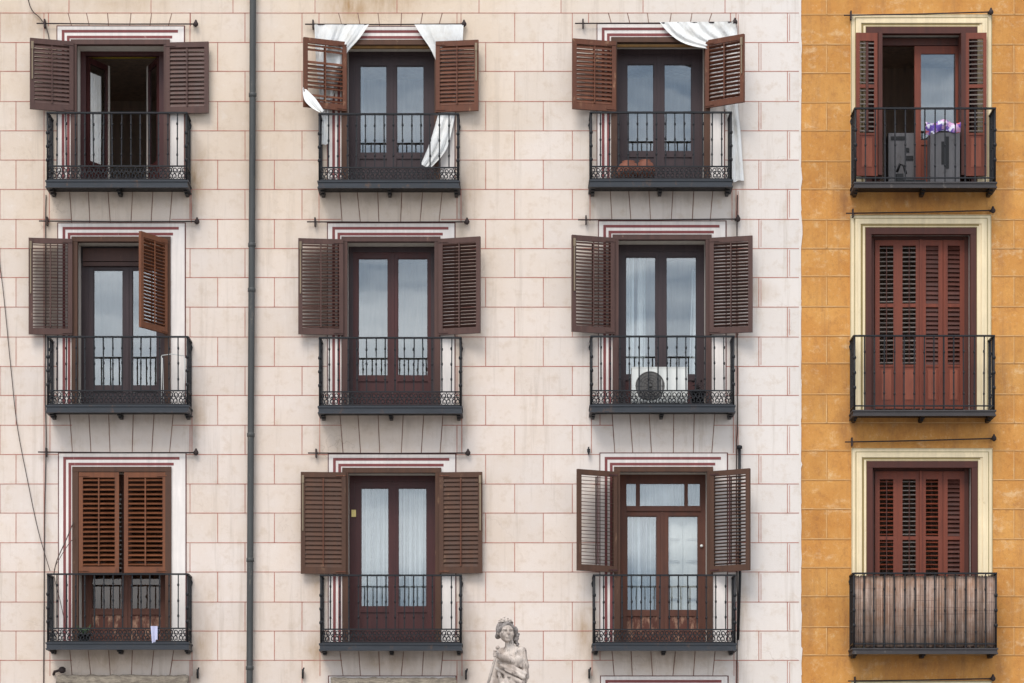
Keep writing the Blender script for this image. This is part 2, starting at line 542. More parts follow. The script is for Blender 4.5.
# ------------------------------------------------------------------ buildings
XB = sx(801)
X0, X1 = sx(-330), sx(1380)
ZT = sz(-260)
cream = thing('cream_building', 'cream rendered apartment building with painted red joint lines and three columns of balconies', 'building', (sx(240), 0, 0))
ochre = thing('ochre_building', 'orange ochre rendered building with a single column of red shuttered windows on the right', 'building', (sx(1000), 0, 0))


def sub(mb, name, mats, parent):
    """a part whose vertices are in world coordinates: origin moved to its base, parented to its thing or part"""
    v = np.array(mb.v)
    base = Vector(((v[:, 0].min() + v[:, 0].max()) / 2, (v[:, 1].min() + v[:, 1].max()) / 2, v[:, 2].min()))
    mb.v = [tuple(Vector(p) - base) for p in mb.v]
    par = Vector((0, 0, 0))
    q = parent
    while q:
        par += q.location
        q = q.parent
    return mb.build(name, mats, parent, base - par)


FRAME_D = 0.36        # depth of the window frames behind the cream facade
COLS = {1: 121.5, 2: 391.0, 3: 662.0}
WIN = {               # (col,row): trim centre, trim top, fascia top of its balcony (px)
    (1, 1): (120.5, 40, 180.3), (2, 1): (391, 40.3, 180.8), (3, 1): (660.5, 37.7, 179.7),
    (1, 2): (121.3, 237, 405.2), (2, 2): (391, 237, 406.2), (3, 2): (662, 235, 405),
    (1, 3): (122, 467, 642.3), (2, 3): (391.8, 468, 643.3), (3, 3): (663.4, 467, 643.3),
    (1, 4): (122, 690, 985), (2, 4): (392, 690, 985), (3, 4): (664, 690, 985)}
BALD = 0.42           # how far the balconies stand out
TW = 49.5             # half width of the wooden trim, px
openings = []
for (ci, ri), (xc, yt, yf) in WIN.items():
    z0 = sz(yf, BALD) if ri < 4 else 0.0
    openings.append((sx(xc - 44), sx(xc + 44), z0, sz(yt + 4)))
openings4 = []
W4 = {1: (921.3, 27.5, 182), 2: (920.7, 228, 410), 3: (921.9, 461.4, 648), 4: (921.5, 694, 985)}
for ri, (xc, yt, yf) in W4.items():
    z0 = sz(yf, BALD) if ri < 4 else 0.0
    openings4.append((sx(xc - 50), sx(xc + 50), z0, sz(yt + 5)))


def wall_blocks(mb, xa, xb, za, zb, zlines, verts_of, holes, amp, depth, y0=0.0):
    zl = [z for z in zlines if za < z < zb]
    zs = [za] + zl + [zb]
    for i in range(len(zs) - 1):
        lo, hi = zs[i], zs[i + 1]
        vs = sorted([x for x in verts_of(i, lo, hi) if xa < x < xb])
        edges = [xa] + vs + [xb]
        tones = [1 + random.uniform(-amp, amp) for _ in edges]
        cuts = sorted({lo, hi} | {z for h in holes for z in (h[2], h[3]) if lo < z < hi})
        for a, bz in zip(cuts[:-1], cuts[1:]):
            xs = sorted(set(edges) | {x for h in holes if h[2] < bz and h[3] > a for x in (h[0], h[1]) if xa < x < xb})
            for p, q in zip(xs[:-1], xs[1:]):
                mxx, mz = (p + q) / 2, (a + bz) / 2
                if any(h[0] < mxx < h[1] and h[2] < mz < h[3] for h in holes):
                    continue
                k = max(j for j, e in enumerate(edges) if e <= mxx)
                mb.quad((p, y0, a), (q, y0, a), (q, y0, bz), (p, y0, bz), 0, tones[k])
    for h in holes:
        x0, x1, z0, z1 = h
        for a, bq in (((x0, z0), (x0, z1)), ((x0, z1), (x1, z1)), ((x1, z1), (x1, z0)), ((x1, z0), (x0, z0))):
            mb.quad((a[0], y0, a[1]), (bq[0], y0, bq[1]), (bq[0], y0 + depth, bq[1]), (a[0], y0 + depth, a[1]), 1)
    # flank walls and top
    mb.quad((xa, y0, za), (xa, y0, zb), (xa, 9, zb), (xa, 9, za))
    mb.quad((xb, y0, za), (xb, 9, za), (xb, 9, zb), (xb, y0, zb))
    mb.quad((xa, y0, zb), (xb, y0, zb), (xb, 9, zb), (xa, 9, zb))


course = [12.8 + 29.45 * n for n in range(-9, 33)]
zl_cream = sorted(sz(y) for y in course)
EVEN = [-170, -113, -57, 0, 44, 190, 245, 302, 457, 514.7, 572.3, 736, 787.4]
ODD = [-198, -141, -85, -28, 16, 44, 217.7, 274.4, 485.7, 543.3, 600, 758.8]
ROWM1 = [-259 + 82 * i for i in range(13)]


def cream_verts(i, lo, hi):
    n = round((12.8 - (YV - (hi - EYE) * PPM)) / -29.45)
    src = (ROWM1 if n == -1 else (EVEN if n % 2 == 0 else ODD))
    if n < -1:
        src = [x + (41 if n % 2 == 0 else 0) for x in ROWM1]
    return [sx(x) for x in src]


w = MB()
wall_blocks(w, X0, XB, 0, ZT, zl_cream, cream_verts, openings, 0.042, 0.5)
sub(w, 'wall', [m_cream, m_reveal], cream)

# red painted joint lines
surr = []
for (ci, ri), (xc, yt, yf) in WIN.items():
    surr.append((xc - 64, xc + 64.5, yt - 14.5, yf + 3))
vous = []
for (ci, ri), (xc, yt, yf) in WIN.items():
    ytop = {1: 12.8, 2: WIN[(ci, 1)][2] + 8, 3: WIN[(ci, 2)][2] + 8, 4: WIN[(ci, 3)][2] + 8}[ri]
    vous.append((xc - 50 if ri > 1 else xc - 50, xc + 50, ytop, yt - 14))


def cut(a, b, blocks):
    segs = [(a, b)]
    for lo, hi in blocks:
        out = []
        for s, e in segs:
            if hi <= s or lo >= e:
                out.append((s, e))
                continue
            if lo > s:
                out.append((s, lo))
            if hi < e:
                out.append((hi, e))
        segs = out
    return [(s, e) for s, e in segs if e - s > 0.5]


def strip(mb, p, q, wd, y=-0.0025, mi=0):
    """a painted line between two facade points given in px"""
    a, b_ = U(*p), U(*q)
    t = (b_ - a).normalized()
    nrm = Vector((-t.z, 0, t.x)) * wd / 2
    n = max(1, int((b_ - a).length / 0.3))
    off = Vector((0, y, 0))
    wob = [nrm * random.uniform(-0.12, 0.12) for _ in range(n + 1)]
    for i in range(n):
        u, v = a.lerp(b_, i / n) + off + wob[i], a.lerp(b_, (i + 1) / n) + off + wob[i + 1]
        mb.quad(u - nrm, v - nrm, v + nrm, u + nrm, mi)


jl = MB()
for n, y in enumerate(course):
    n = n - 9
    if y > 985:
        continue
    yy = y + random.uniform(-0.4, 0.4)
    bl = [(s[0], s[1]) for s in surr if s[2] < y < s[3]] + [(v[0], v[1]) for v in vous if v[2] < y < v[3]]
    for s, e in cut(-330, 800, bl):
        strip(jl, (s, yy), (e, yy), 0.0105)
    y2 = min(y + 29.45, 985)
    src = (ROWM1 if n == -1 else (EVEN if n % 2 == 0 else ODD))
    if n < -1:
        src = [x + (41 if n % 2 == 0 else 0) for x in ROWM1]
    for x in src:
        if x < 800:
            for s, e in cut(y, y2, [(q[2], q[3]) for q in surr if q[0] < x < q[1]]):
                strip(jl, (x, s), (x, e), 0.0105)
                if x > 735:
                    strip(jl, (x + 2.2, s + 1.5), (x + 2.2, e - 1.5), 0.008)
for (xa, xb, ya, yb), (key, (xc, yt, yf)) in zip(vous, WIN.items()):
    tops = (-52, -33.5, -13.6, 11, 31.5, 51.7)
    bots = (-49.3, -31, -11.5, 9.5, 29.5, 48.2)
    for t, bt in zip(tops, bots):
        strip(jl, (xc + t + random.uniform(-.7, .7), ya), (xc + bt + random.uniform(-.7, .7), yb), 0.0115, -0.003, 1)
    for t in (-72, 70):
        strip(jl, (xc + t, ya), (xc + t, yb), 0.0105)
sub(jl, 'joint_lines', [m_joint, m_joint_dark], cream)

# ochre wall: shallow joints
coursey = [14.5 + 29.1 * n for n in range(-9, 33)]
zl_och = sorted(sz(y) for y in coursey)
OE = [1040, 1090, 1140, 1190, 1240, 1290, 1340]
OO = [826.5, 1014, 1065, 1115, 1165, 1215, 1265, 1315]


def och_verts(i, lo, hi):
    n = round((YV - (hi - EYE) * PPM - 14.5) / 29.1)
    return [sx(x) for x in (OE if n % 2 == 0 else OO)]


w = MB()
wall_blocks(w, XB, X1, 0, ZT, zl_och, och_verts, openings4, 0.06, 0.35, 0.012)
sub(w, 'wall', [m_ochre, m_reveal], ochre)
jl = MB()
surr4 = [(xc - 71, xc + 71, yt - 14, yf + 3) for xc, yt, yf in W4.values()]
for n, y in enumerate(coursey):
    n -= 9
    if y > 985:
        continue
    yy = y + random.uniform(-1, 1)
    for s, e in cut(801.5, 1380, [(q[0], q[1]) for q in surr4 if q[2] < y < q[3]]):
        strip(jl, (s, yy), (e, yy), 0.010, 0.009, 0)
        strip(jl, (s, yy + 0.9), (e, yy + 0.9), 0.007, 0.0085, 1)
    for x in (OE if n % 2 == 0 else OO):
        strip(jl, (x, yy), (x, min(yy + 29.1, 985)), 0.011, 0.009, 0)
        strip(jl, (x + .9, yy), (x + .9, min(yy + 29.1, 985)), 0.006, 0.0085, 1)
sub(jl, 'joint_lines', [m_joint_pale, m_joint_shadow], ochre)
# ragged edge of the cream render where it laps on the ochre
e = MB()
zz = 0.0
pts = []
while zz < ZT:
    pts.append((XB + random.uniform(-0.001, 0.007) + (random.uniform(.006, .016) if random.random() < 0.08 else 0), zz))
    zz += random.choice((0.012, 0.03, 0.05, 0.12, 0.2))
for (xa, za), (xb, zb) in zip(pts[:-1], pts[1:]):
    e.quad((XB - 0.03, -0.004, za), (xa, -0.004, za), (xb, -0.004, zb), (XB - 0.03, -0.004, zb))
    e.quad((xa, -0.004, za), (xa, 0.012, za), (xb, 0.012, zb), (xb, -0.004, zb))
sub(e, 'render_edge', m_cream, cream)


# ------------------------------------------------------------------ painted surrounds, trims
def surround(xc, yt, zb, col):
    mb, bd, ol = MB(), MB(), MB()
    L_, Rr, T = sx(xc - 63.5), sx(xc + 64), sz(yt - 14)
    il, ir, it = sx(xc - 47), sx(xc + 47), sz(yt + 2)
    y0, y1 = -0.004, 0.002
    mb.box(L_, il, y0, y1, zb, T)
    mb.box(ir, Rr, y0, y1, zb, T)
    mb.box(il, ir, y0, y1, it, T)
    p = 1 / PPM
    for (bx, by, ex) in ((xc - 58.7, yt - 10, xc + 57.5), (xc - 53.5, yt - 4.2, xc + 51.8)):
        wv = 2.7 * p
        bd.box(sx(bx), sx(bx) + wv, -0.007, 0, zb, sz(by))
        bd.box(sx(bx) + wv, sx(ex), -0.007, 0, sz(by) - wv, sz(by))
    ol.box(L_ - .006, L_ + .006, -0.0065, 0, zb, T + .006)
    ol.box(Rr - .008, Rr + .008, -0.0065, 0, zb, T + .006)
    ol.box(L_ + .006, Rr - .008, -0.0065, 0, T - .006, T + .006)
    o = sub(mb, 'window_surround', m_white_band, cream)
    sub(bd, 'painted_band', m_red_band, o)
    sub(ol, 'painted_outline', m_outline, o)


def trim(mb, xc, yt, zb, half=TW, wpx=6.0, hpx=5.0, out=0.035, inn=0.06):
    l, r, t = sx(xc - half), sx(xc + half), sz(yt)
    wv, hv = wpx / PPM, hpx / PPM
    mb.box(l, l + wv, -out, inn, zb, t - hv)
    mb.box(r - wv, r, -out, inn, zb, t - hv)
    mb.box(l, r, -out - 0.004, inn, t - hv, t)


# ------------------------------------------------------------------ shutters and leaves
def leaf_meshes(wd, ht, sections, stile, tilt, pitch, depth=0.045, rods=True, near=1, th=0.042, broken=0.0, jit=2.0):
    """sections: list of (kind, z0, z1); returns frame, louvre, rod meshes. Local: hinge at x=0, leaf along +x, base z=0"""
    fr, lo, rd = MB(), MB(), MB()
    h = th / 2
    fr.box(0, stile, -h, h, 0, ht)
    fr.box(wd - stile, wd, -h, h, 0, ht)
    z = 0.0
    for kind, z0, z1 in sections:
        fr.box(stile, wd - stile, -h + .002, h - .002, z, z0)
        if kind == 'panel':
            fr.box(stile, wd - stile, -h * .45, h * .45, z0, z1)
            fr.box(stile + .03, wd - stile - .03, -h * .75, h * .75, z0 + .04, z1 - .04, 1)
        else:
            n = max(1, int(round((z1 - z0) / pitch)))
            for i in range(n):
                zc = z0 + (i + .5) * (z1 - z0) / n
                if random.random() < broken:
                    continue
                a = R(tilt + random.uniform(-jit, jit))
                ay = Vector((0, math.cos(a) * near, math.sin(a))) * depth / 2
                az = Vector((0, -math.sin(a) * near, math.cos(a))) * 0.004
                lo.obox(((wd) / 2, 0, zc), (wd / 2 - stile, 0, random.uniform(-.0015, .0015)), ay, az, 0, random.uniform(.82, 1.14))
            if rods:
                rd.box(wd / 2 - .009, wd / 2 + .009, -h - .012, -h - .001, z0 + .01, z1 - .01)
                rd.box(wd / 2 - .009, wd / 2 + .009, h + .001, h + .012, z0 + .01, z1 - .01)
        z = z1
    fr.box(stile, wd - stile, -h + .002, h - .002, z, ht)
    return fr, lo, rd


def place(parent, name, mb, mats, loc, rotz):
    par = Vector((0, 0, 0))
    q = parent
    while q:
        par += q.location
        q = q.parent
    return mb.build(name, mats, parent, Vector(loc) - par, rotz)


def shutter(px, py0, py1, ang, mat, tilt=45, pitch=0.05, wd=0.615, d=0.06, near=1, latch=True, label=None, parent=None, stile=0.06, rodmat=None, broken=0, jit=2.0):
    ht = (py1 - py0) / PPM
    if wd == .615 and ang > 90 and px > 300:
        wd = .64
    fr, lo, rd = leaf_meshes(wd, ht, [('louvre', 0.09, ht - 0.075)], stile, tilt, pitch, depth=(pitch * 1.02 if tilt > 32 else .047), near=near, broken=broken, jit=jit)
    side = 1 if math.cos(R(ang)) * 1 < 0 else -1         # street side of the leaf in its own axes
    o = place(parent or cream, 'shutter', fr, mat, (sx(px), -d, sz(py1)), R(ang))
    ch = [lo.build('louvre_panel', mat, o), rd.build('tilt_rod', rodmat or mat, o)]
    if latch:
        lt = MB()
        yy = side * 0.024
        lt.box(wd - .038, wd - .02, yy, yy + side * .012, ht * .42, ht - .07)
        lt.box(wd - .045, wd - .013, yy, yy + side * .018, ht - .16, ht - .05)
        lt.build('latch_bar', m_brass, o)
    hg = MB()
    for zc in (0.03, ht - .05):
        hg.box(0.0, 0.14, side * 0.0215, side * 0.029, zc - .008, zc + .008)
    hg.build('hinge_strap', rodmat or mat, o)
    if label:
        o['label'] = label
    return o


# ------------------------------------------------------------------ windows
def window(frame, panes, mats, xc, yt, zf, trim_mat, parent=None, depth=FRAME_D, transom=None, panel=True, leaves=None, panel_mat=None, glass=None, trimargs={}):
    """frame: (x0, x1, ytop) px at frame depth; panes: [(x0,y0,x1,y1)]"""
    parent = parent or cream
    d = -depth
    fx0, fx1, fy = frame
    o_mb = MB()
    y0, y1 = depth, depth + 0.07
    fw = 4.5 / PPM
    X0_, X1_, ZT_ = sx(fx0, d), sx(fx1, d), sz(fy, d)
    o_mb.box(X0_ - .1, X0_ + fw, y0, y1, zf, ZT_ + .3)
    o_mb.box(X1_ - fw, X1_ + .1, y0, y1, zf, ZT_ + .3)
    o_mb.box(X0_ + fw, X1_ - fw, y0, y1, ZT_ - .05, ZT_ + .3)
    if transom:
        (t0, t1, cells) = transom
        o_mb.box(X0_ + fw, X1_ - fw, y0 - .012, y1, sz(t1 + 5, d), sz(t1, d))
        xs = [fx0 + 3.5] + [x for cc in cells for x in cc] + [fx1 - 3.5]
        for i in range(0, len(xs), 2):
            o_mb.box(sx(xs[i], d), sx(xs[i + 1], d), y0 + .004, y1 - .004, sz(t1, d), sz(fy + 2, d))
        o_mb.box(X0_ + fw, X1_ - fw, y0 + .002, y1 - .002, sz(t0, d), ZT_ - .05)
    o = sub(o_mb, 'french_window', mats[0], parent)
    tr_mb = MB()
    trim(tr_mb, xc, yt, zf, **trimargs)
    sub(tr_mb, 'wooden_trim', trim_mat, o)
    mid = (panes[0][2] + panes[1][0]) / 2
    ltop = (fy + 3.5) if not transom else transom[1] + 5
    for k, (a, t, bq, bt) in enumerate(panes):
        l0, l1 = (fx0 + 4.2, mid) if k == 0 else (mid, fx1 - 4.2)
        lf = MB()
        ya, yb = depth + .008, depth + .058
        ex = 0.006
        xa, xb = sx(l0, d) + ex * k, sx(l1, d) - ex * (1 - k)
        pa, pb, pt, pz = sx(a, d), sx(bq, d), sz(t, d), sz(bt, d)
        ztop = sz(ltop, d)
        lf.box(xa, pa, ya, yb, zf + .01, ztop)
        lf.box(pb, xb, ya, yb, zf + .01, ztop)
        lf.box(pa, pb, ya + .002, yb - .002, pt, ztop)
        lf.box(pa, pb, ya + .002, yb - .002, pz - .09, pz)
        lf.box(pa, pb, ya + .018, yb - .012, zf + .09, pz - .09, 1)
        lf.box(pa + .035, pb - .035, ya + .010, ya + .03, zf + .13, pz - .13, 1)
        lf.box(pa, pb, ya + .002, yb - .002, zf + .01, zf + .09)
        if k == 0:      # cover strip on the meeting stiles
            lf.box(xb - .02, xb + .026, ya - .012, ya - .001, zf + .02, ztop - .01)
        for q in (pa, pb):   # glazing bead
            s = 1 if q == pa else -1
            lf.box(q, q + s * .012, ya + .014, ya + .026, pz, pt)
        lf.box(pa + .012, pb - .012, ya + .014, ya + .026, pt - .012, pt)
        sub(lf, 'door_leaf', [mats[1], panel_mat or mats[1]], o)
        pn = MB()
        pn.box(pa - .005, pb + .005, ya + .027, ya + .033, pz - .005, pt + .005)
        sub(pn, 'glass_pane', glass or m_glass, o)
    if transom:
        t0, t1, cells = transom
        for a, bq in cells:
            pn = MB()
            pn.box(sx(a, d) - .004, sx(bq, d) + .004, depth + .03, depth + .036, sz(t1, d) - .004, sz(t0, d) + .004)
            sub(pn, 'glass_pane', m_glass, o)
    return o


def room(xc, zf, ztop, parent, dep0, deep=3.2, half=1.25, mats=None, extra=None):
    mb = MB()
    x0, x1 = sx(xc) - half, sx(xc) + half
    y0, y1 = dep0, deep
    z0, z1 = zf - .02, ztop + .28
    mb.quad((x0, y1, z0), (x1, y1, z0), (x1, y1, z1), (x0, y1, z1))
    mb.quad((x0, y0, z0), (x0, y1, z0), (x0, y1, z1), (x0, y0, z1))
    mb.quad((x1, y0, z0), (x1, y0, z1), (x1, y1, z1), (x1, y1, z0))
    mb.quad((x0, y0, z1), (x0, y1, z1), (x1, y1, z1), (x1, y0, z1))
    mb.quad((x0, y0, z0), (x1, y0, z0), (x1, y1, z0), (x0, y1, z0), 1)
    return sub(mb, 'interior_room', [m_room, m_roomfloor], parent)


# ------------------------------------------------------------------ balconies
def scroll(cx, cz, s, flip):
    """one C scroll in the x-z plane ending in a small curl"""
    P = []
    for i in range(15):
        t = i / 14
        a = -0.6 * math.pi + t * 2.4 * math.pi
        r = s * (1.0 - 0.62 * t)
        P.append((cx + flip * r * math.cos(a) * .78, cz + r * math.sin(a)))
    return P


def balcony(xl, xr, yh, yl, yf, style='cream', parent=None, slab_mat=None, label=None, n=15):
    parent = parent or cream
    d = BALD
    x0, x1 = sx(xl, d), sx(xr, d)
    zh, zf = sz(yh, d), sz(yf, d)
    zb = zf - 0.105 if style == 'cream' else zf - 0.085
    sl = MB()
    sl.box(x0 - .03, x1 + .03, -d - .02, 0.03, zf - .022, zf)
    sl.box(x0 - .018, x1 + .018, -d - .008, -d + .02, zb + .02, zf - .022)
    sl.box(x0 - .028, x1 + .028, -d - .018, -d + .02, zb, zb + .02)
    for x in (x0, x1):
        sg = 1 if x == x1 else -1
        sl.box(x + sg * .018, x - sg * .02, -d + .02, 0, zb + .02, zf - .022)
        sl.box(x + sg * .028, x - sg * .02, -d + .02, 0, zb, zb + .02)
    sl.box(x0 + .02, x1 - .02, -d + .02, 0, zb + .042, zf - .022, 1)
    for cx in (x0 + .03, (x0 + x1) / 2, x1 - .03):               # corbels
        for j in range(3):
            sl.box(cx - .03 + .004 * j, cx + .03 - .004 * j, -d + .03 + .1 * j, 0, zb + .02 - .018 * (j + 1), zb + .02 - .018 * j, 1)
    o = sub(sl, 'balcony', [slab_mat or m_slab, m_iron], parent)
    if label:
        o['label'] = label
    hr = MB()
    yF = -d + .01
    hr.box(x0 - .015, x1 + .015, yF - .022, yF + .022, zh - .022, zh)
    for x in (x0, x1):
        hr.box(x - .02, x + .02, yF + .022, 0.03, zh - .022, zh)
    sub(hr, 'handrail', m_iron, o)
    lw = MB()
    zr = sz(yl, d) if yl else zf + .06
    for zq in ([zr, zf + .012] if yl else [zr]):
        lw.box(x0, x1, yF - .012, yF + .012, zq - .009, zq + .009)
        for x in (x0, x1):
            lw.box(x - .012, x + .012, yF + .012, 0.02, zq - .009, zq + .009)
    sub(lw, 'bottom_rail', m_iron, o)
    bs = MB()
    zlo = zr if style == 'cream' else zf

    def bar(x, y):
        r = .0085 * random.uniform(.9, 1.12)
        x += random.uniform(-.004, .004)
        ln = random.gauss(0, .0035)
        bs.obox((x + ln / 2, y, (zlo + zh - .02) / 2), (r, 0, 0), (0, r, 0), (ln / 2, random.gauss(0, .002), (zh - .02 - zlo) / 2))
        hb = zh - zlo
        for q in (.22, .5, .78):
            zz = zlo + hb * q + random.uniform(-.008, .008)
            bs.lathe((x, y, zz), [(.008, -.024), (.0145, -.010), (.0145, .010), (.008, .024)], 6)
    for i in range(1, n):
        bar(x0 + (x1 - x0) * i / n, yF)
    for x in (x0, x1):
        for j in (1, 2):
            bar(x, yF + (d - .02) * j / 2.9)
    sub(bs, 'baluster_panel', m_iron, o)
    for x in (x0, x1):
        cp = MB()
        cp.tube([(x, yF, zf - .01), (x, yF, zh - .01)], .0155, 8)
        for q in (.3, .5, .7):
            cp.lathe((x, yF, zf + (zh - zf) * q), [(.014, -.03), (.026, -.012), (.026, .012), (.014, .03)], 8)
        s = 1 if x == x1 else -1
        P = [(x, -.015, zh - .04), (x + s * .02, -.02, zh - .09), (x + s * .012, -.03, zh - .13), (x - s * .004, -.03, zh - .11)]
        cp.tube(P, .012, 6)
        cp.box(x - .014, x + .014, -.03, .02, zf, zh - .02)
        sub(cp, 'corner_post', m_iron, o)
    if style == 'cream':
        fz = MB()
        H = zr - zf - .02
        W = (x1 - x0) / n
        zc = zf + .012 + H / 2

        def lay(f3):
            for i in range(n):
                c0 = W * (i + .5)
                for fl in (-1, 1):
                    for vz in (-1, 1):
                        P = [f3(c0 + fl * W * .24 + (u - 0), zc + vz * H * .22 + v) for u, v in [(a, b) for a, b in scroll(0, 0, H * .25, fl * vz)]]
                        fz.tube(P, .0078, 4, smooth=False)
                fz.tube([f3(c0 - W * .5, zf + .012), f3(c0, zr - .01)], .005, 4, smooth=False)
                fz.tube([f3(c0 + W * .5, zf + .012), f3(c0, zr - .01)], .005, 4, smooth=False)
                P = [f3(c0 + .022 * math.cos(a), zc + .022 * math.sin(a)) for a in [k * math.pi / 5 for k in range(11)]]
                fz.tube(P, .005, 4, smooth=False)
        lay(lambda u, zz: (x0 + u, yF, zz))
        sub(fz, 'scroll_frieze', m_iron, o)
        for x in (x0, x1):
            fz = MB()
            for j in range(3):
                y = yF + .07 + j * .125
                for vz in (-1, 1):
                    P = [(x, y + a, zc + vz * H * .22 + bq) for a, bq in scroll(0, 0, H * .28, vz)]
                    fz.tube(P, .0065, 4, smooth=False)
                fz.tube([(x, y - .065, zc), (x, y + .065, zc)], .006, 4, smooth=False)
            sub(fz, 'scroll_frieze', m_iron, o)
    return o


# ------------------------------------------------------------------ rods above the windows
def rod(x0, y0, x1, y1, parent=None, knob=True, tick=8):
    mb = MB()
    d = 0.06
    a, b_ = U(x0, y0, d), U(x1, y1, d)
    mb.tube([a, a.lerp(b_, .5) - Vector((0, 0, .006)), b_], .0095, 6)
    if knob:
        mb.lathe(b_ + Vector((0, 0, -.04)), [(.012, 0), (.034, .02), (.036, .05), (.02, .075), (.01, .1)], 8)
    t = U(x0 + tick, y0 + (y1 - y0) * .06, d)
    mb.box(t.x - .01, t.x + .01, -d - .02, 0, t.z - .06, t.z + .06)
    e_ = U(x1 - 2, y1, d)
    mb.box(e_.x - .012, e_.x + .012, -d, 0, e_.z - .012, e_.z + .012)
    return sub(mb, 'awning_rod', m_rod, parent or cream)


# ------------------------------------------------------------------ build the cream facade
Z = {k: sz(v[2], BALD) for k, v in WIN.items()}
for (ci, ri), (xc, yt, yf) in WIN.items():
    surround(xc, yt, Z[(ci, ri)] if ri < 4 else 0.0, ci)

PB = {  # balcony: left, right, handrail, lower rail, fascia top
    (1, 1): (47.5, 186.3, 112, 166, 180.3), (2, 1): (319.5, 458, 113.2, 167.5, 180.8), (3, 1): (591, 731, 111.6, 166.4, 179.7),
    (1, 2): (47.8, 187.4, 336, 390.6, 405.2), (2, 2): (319.8, 460.5, 337, 391.8, 406.2), (3, 2): (591.5, 733.5, 335.6, 390.6, 405),
    (1, 3): (47.8, 187.4, 573.3, 628.3, 642.3), (2, 3): (321, 460.5, 574.5, 629.2, 643.3), (3, 3): (594.2, 734.8, 574.4, 629.5, 643.3)}
for k, v in PB.items():
    balcony(*v)

for a in ((36.6, 23.4, 195.8, 24), (305, 24.2, 464, 24), (575, 23.4, 735, 22), (39, 221, 197, 221.5), (307, 221.8, 467, 221.8),
          (578, 219.8, 738, 219), (38, 452, 196, 452.6), (308, 453, 468, 453)):
    rod(*a)

for k, (xc, yt, yf) in WIN.items():
    if k[1] < 4:
        room(xc, Z[k], sz(yt), cream, 0.46, deep=(4.2 if k == (1, 1) else 3.0))

# row one
window((350, 433.5, 52), [(359.7, 65.3, 387, 152.3), (396.4, 65.3, 424.2, 152.3)], (m_plumframe, m_plumframe), 391, 40.3, Z[(2, 1)], m_oldwood)
window((616.5, 703, 51), [(626.8, 63.7, 654, 150.7), (664, 63.7, 691.8, 150.7)], (m_plumframe, m_plumframe), 660.5, 37.7, Z[(3, 1)], m_oldwood)
for xa, xb, y in ((349, 432, 46.3), (615, 702, 44.8)):
    q = MB()
    q.box(sx(xa), sx(xb), 0.02, 0.07, sz(y + 1.4), sz(y - 1.0))
    sub(q, 'timber_batten', m_batten, cream)
# open window of row one, left
d = -FRAME_D
zf = Z[(1, 1)]
fm = MB()
fx0, fx1, fz = sx(82, d), sx(163, d), sz(52.5, d)
fm.box(fx0 - .1, fx0 + .055, .36, .43, zf, fz + .3)
fm.box(fx1 - .055, fx1 + .1, .36, .43, zf, fz + .3)
fm.box(fx0 + .055, fx1 - .055, .36, .43, fz - .045, fz + .3)
ow = sub(fm, 'french_window', m_maroon, cream)
ow['label'] = 'open window with both glazed leaves swung into the dark room'
tm = MB()
trim(tm, 120.5, 40, zf)
sub(tm, 'wooden_trim', m_mauve, ow)
for hx, sgn in ((fx0 + .06, 1), (fx1 - .06, -1)):
    lw_, hh_ = .53, fz - .05 - zf
    lf = MB()
    st = .06
    zp = .42
    lf.box(0, st, -.024, .024, 0.01, hh_, 0)
    lf.box(lw_ - st, lw_, -.024, .024, 0.01, hh_, 0)
    lf.box(st, lw_ - st, -.022, .022, hh_ - .08, hh_, 0)
    lf.box(st, lw_ - st, -.022, .022, 0.01, .1, 0)
    lf.box(st, lw_ - st, -.012, .012, .1, zp, 0)
    lf.box(st, lw_ - st, -.022, .022, zp, zp + .08, 0)
    ang = R(63) if sgn > 0 else R(180 - 66)
    o = place(ow, 'door_leaf', lf, m_maroon, (hx, .41, zf), ang)
    pn = MB()
    pn.box(st - .004, lw_ - st + .004, -.003, .003, zp + .07, hh_ - .07)
    place(ow, 'glass_pane', pn, m_glass, (hx, .41, zf), ang)
    wp = MB()          # white painted stile edge
    sy = -1 if sgn > 0 else 1
    wp.box(lw_ - .035, lw_ + .004, sy * .0245, sy * .031, 0.012, hh_ - .002)
    place(ow, 'leaf_edge', wp, m_reveal, (hx, .41, zf), ang)
q = MB()
q.tube([U(86, 57.6, -.62), U(159, 57.2, -.62)], .02, 8)
sub(q, 'curtain_pole', m_roomyellow, cream)

# row two
w_ = window((83.5, 163.5, 267 - 4), [(93.2, 269.5, 123, 385), (132, 269.5, 157, 385)], (m_plumframe, m_plumframe), 121.3, 237, Z[(1, 2)], m_oldwood)
bx = MB()
bx.box(sx(83.5, d), sx(163.5, d), .30, .355, sz(262, d), sz(249.3, d))
bx.box(sx(83.5, d), sx(163.5, d), .315, .352, sz(266.5, d), sz(262.6, d))
sub(bx, 'blind_box', m_mauve, w_)
window((348.5, 435.5, 248.5), [(358, 258, 388.2, 375), (397.5, 258, 428, 375)], (m_plumframe, m_maroon), 391, 237, Z[(2, 2)], m_mauve, panel_mat=m_maroon)
window((617.6, 704, 247.5), [(625.4, 256.5, 656, 374), (666, 256.5, 696.7, 374)], (m_plumframe, m_plumframe), 662, 235, Z[(3, 2)], m_mauve, panel_mat=m_maroon)
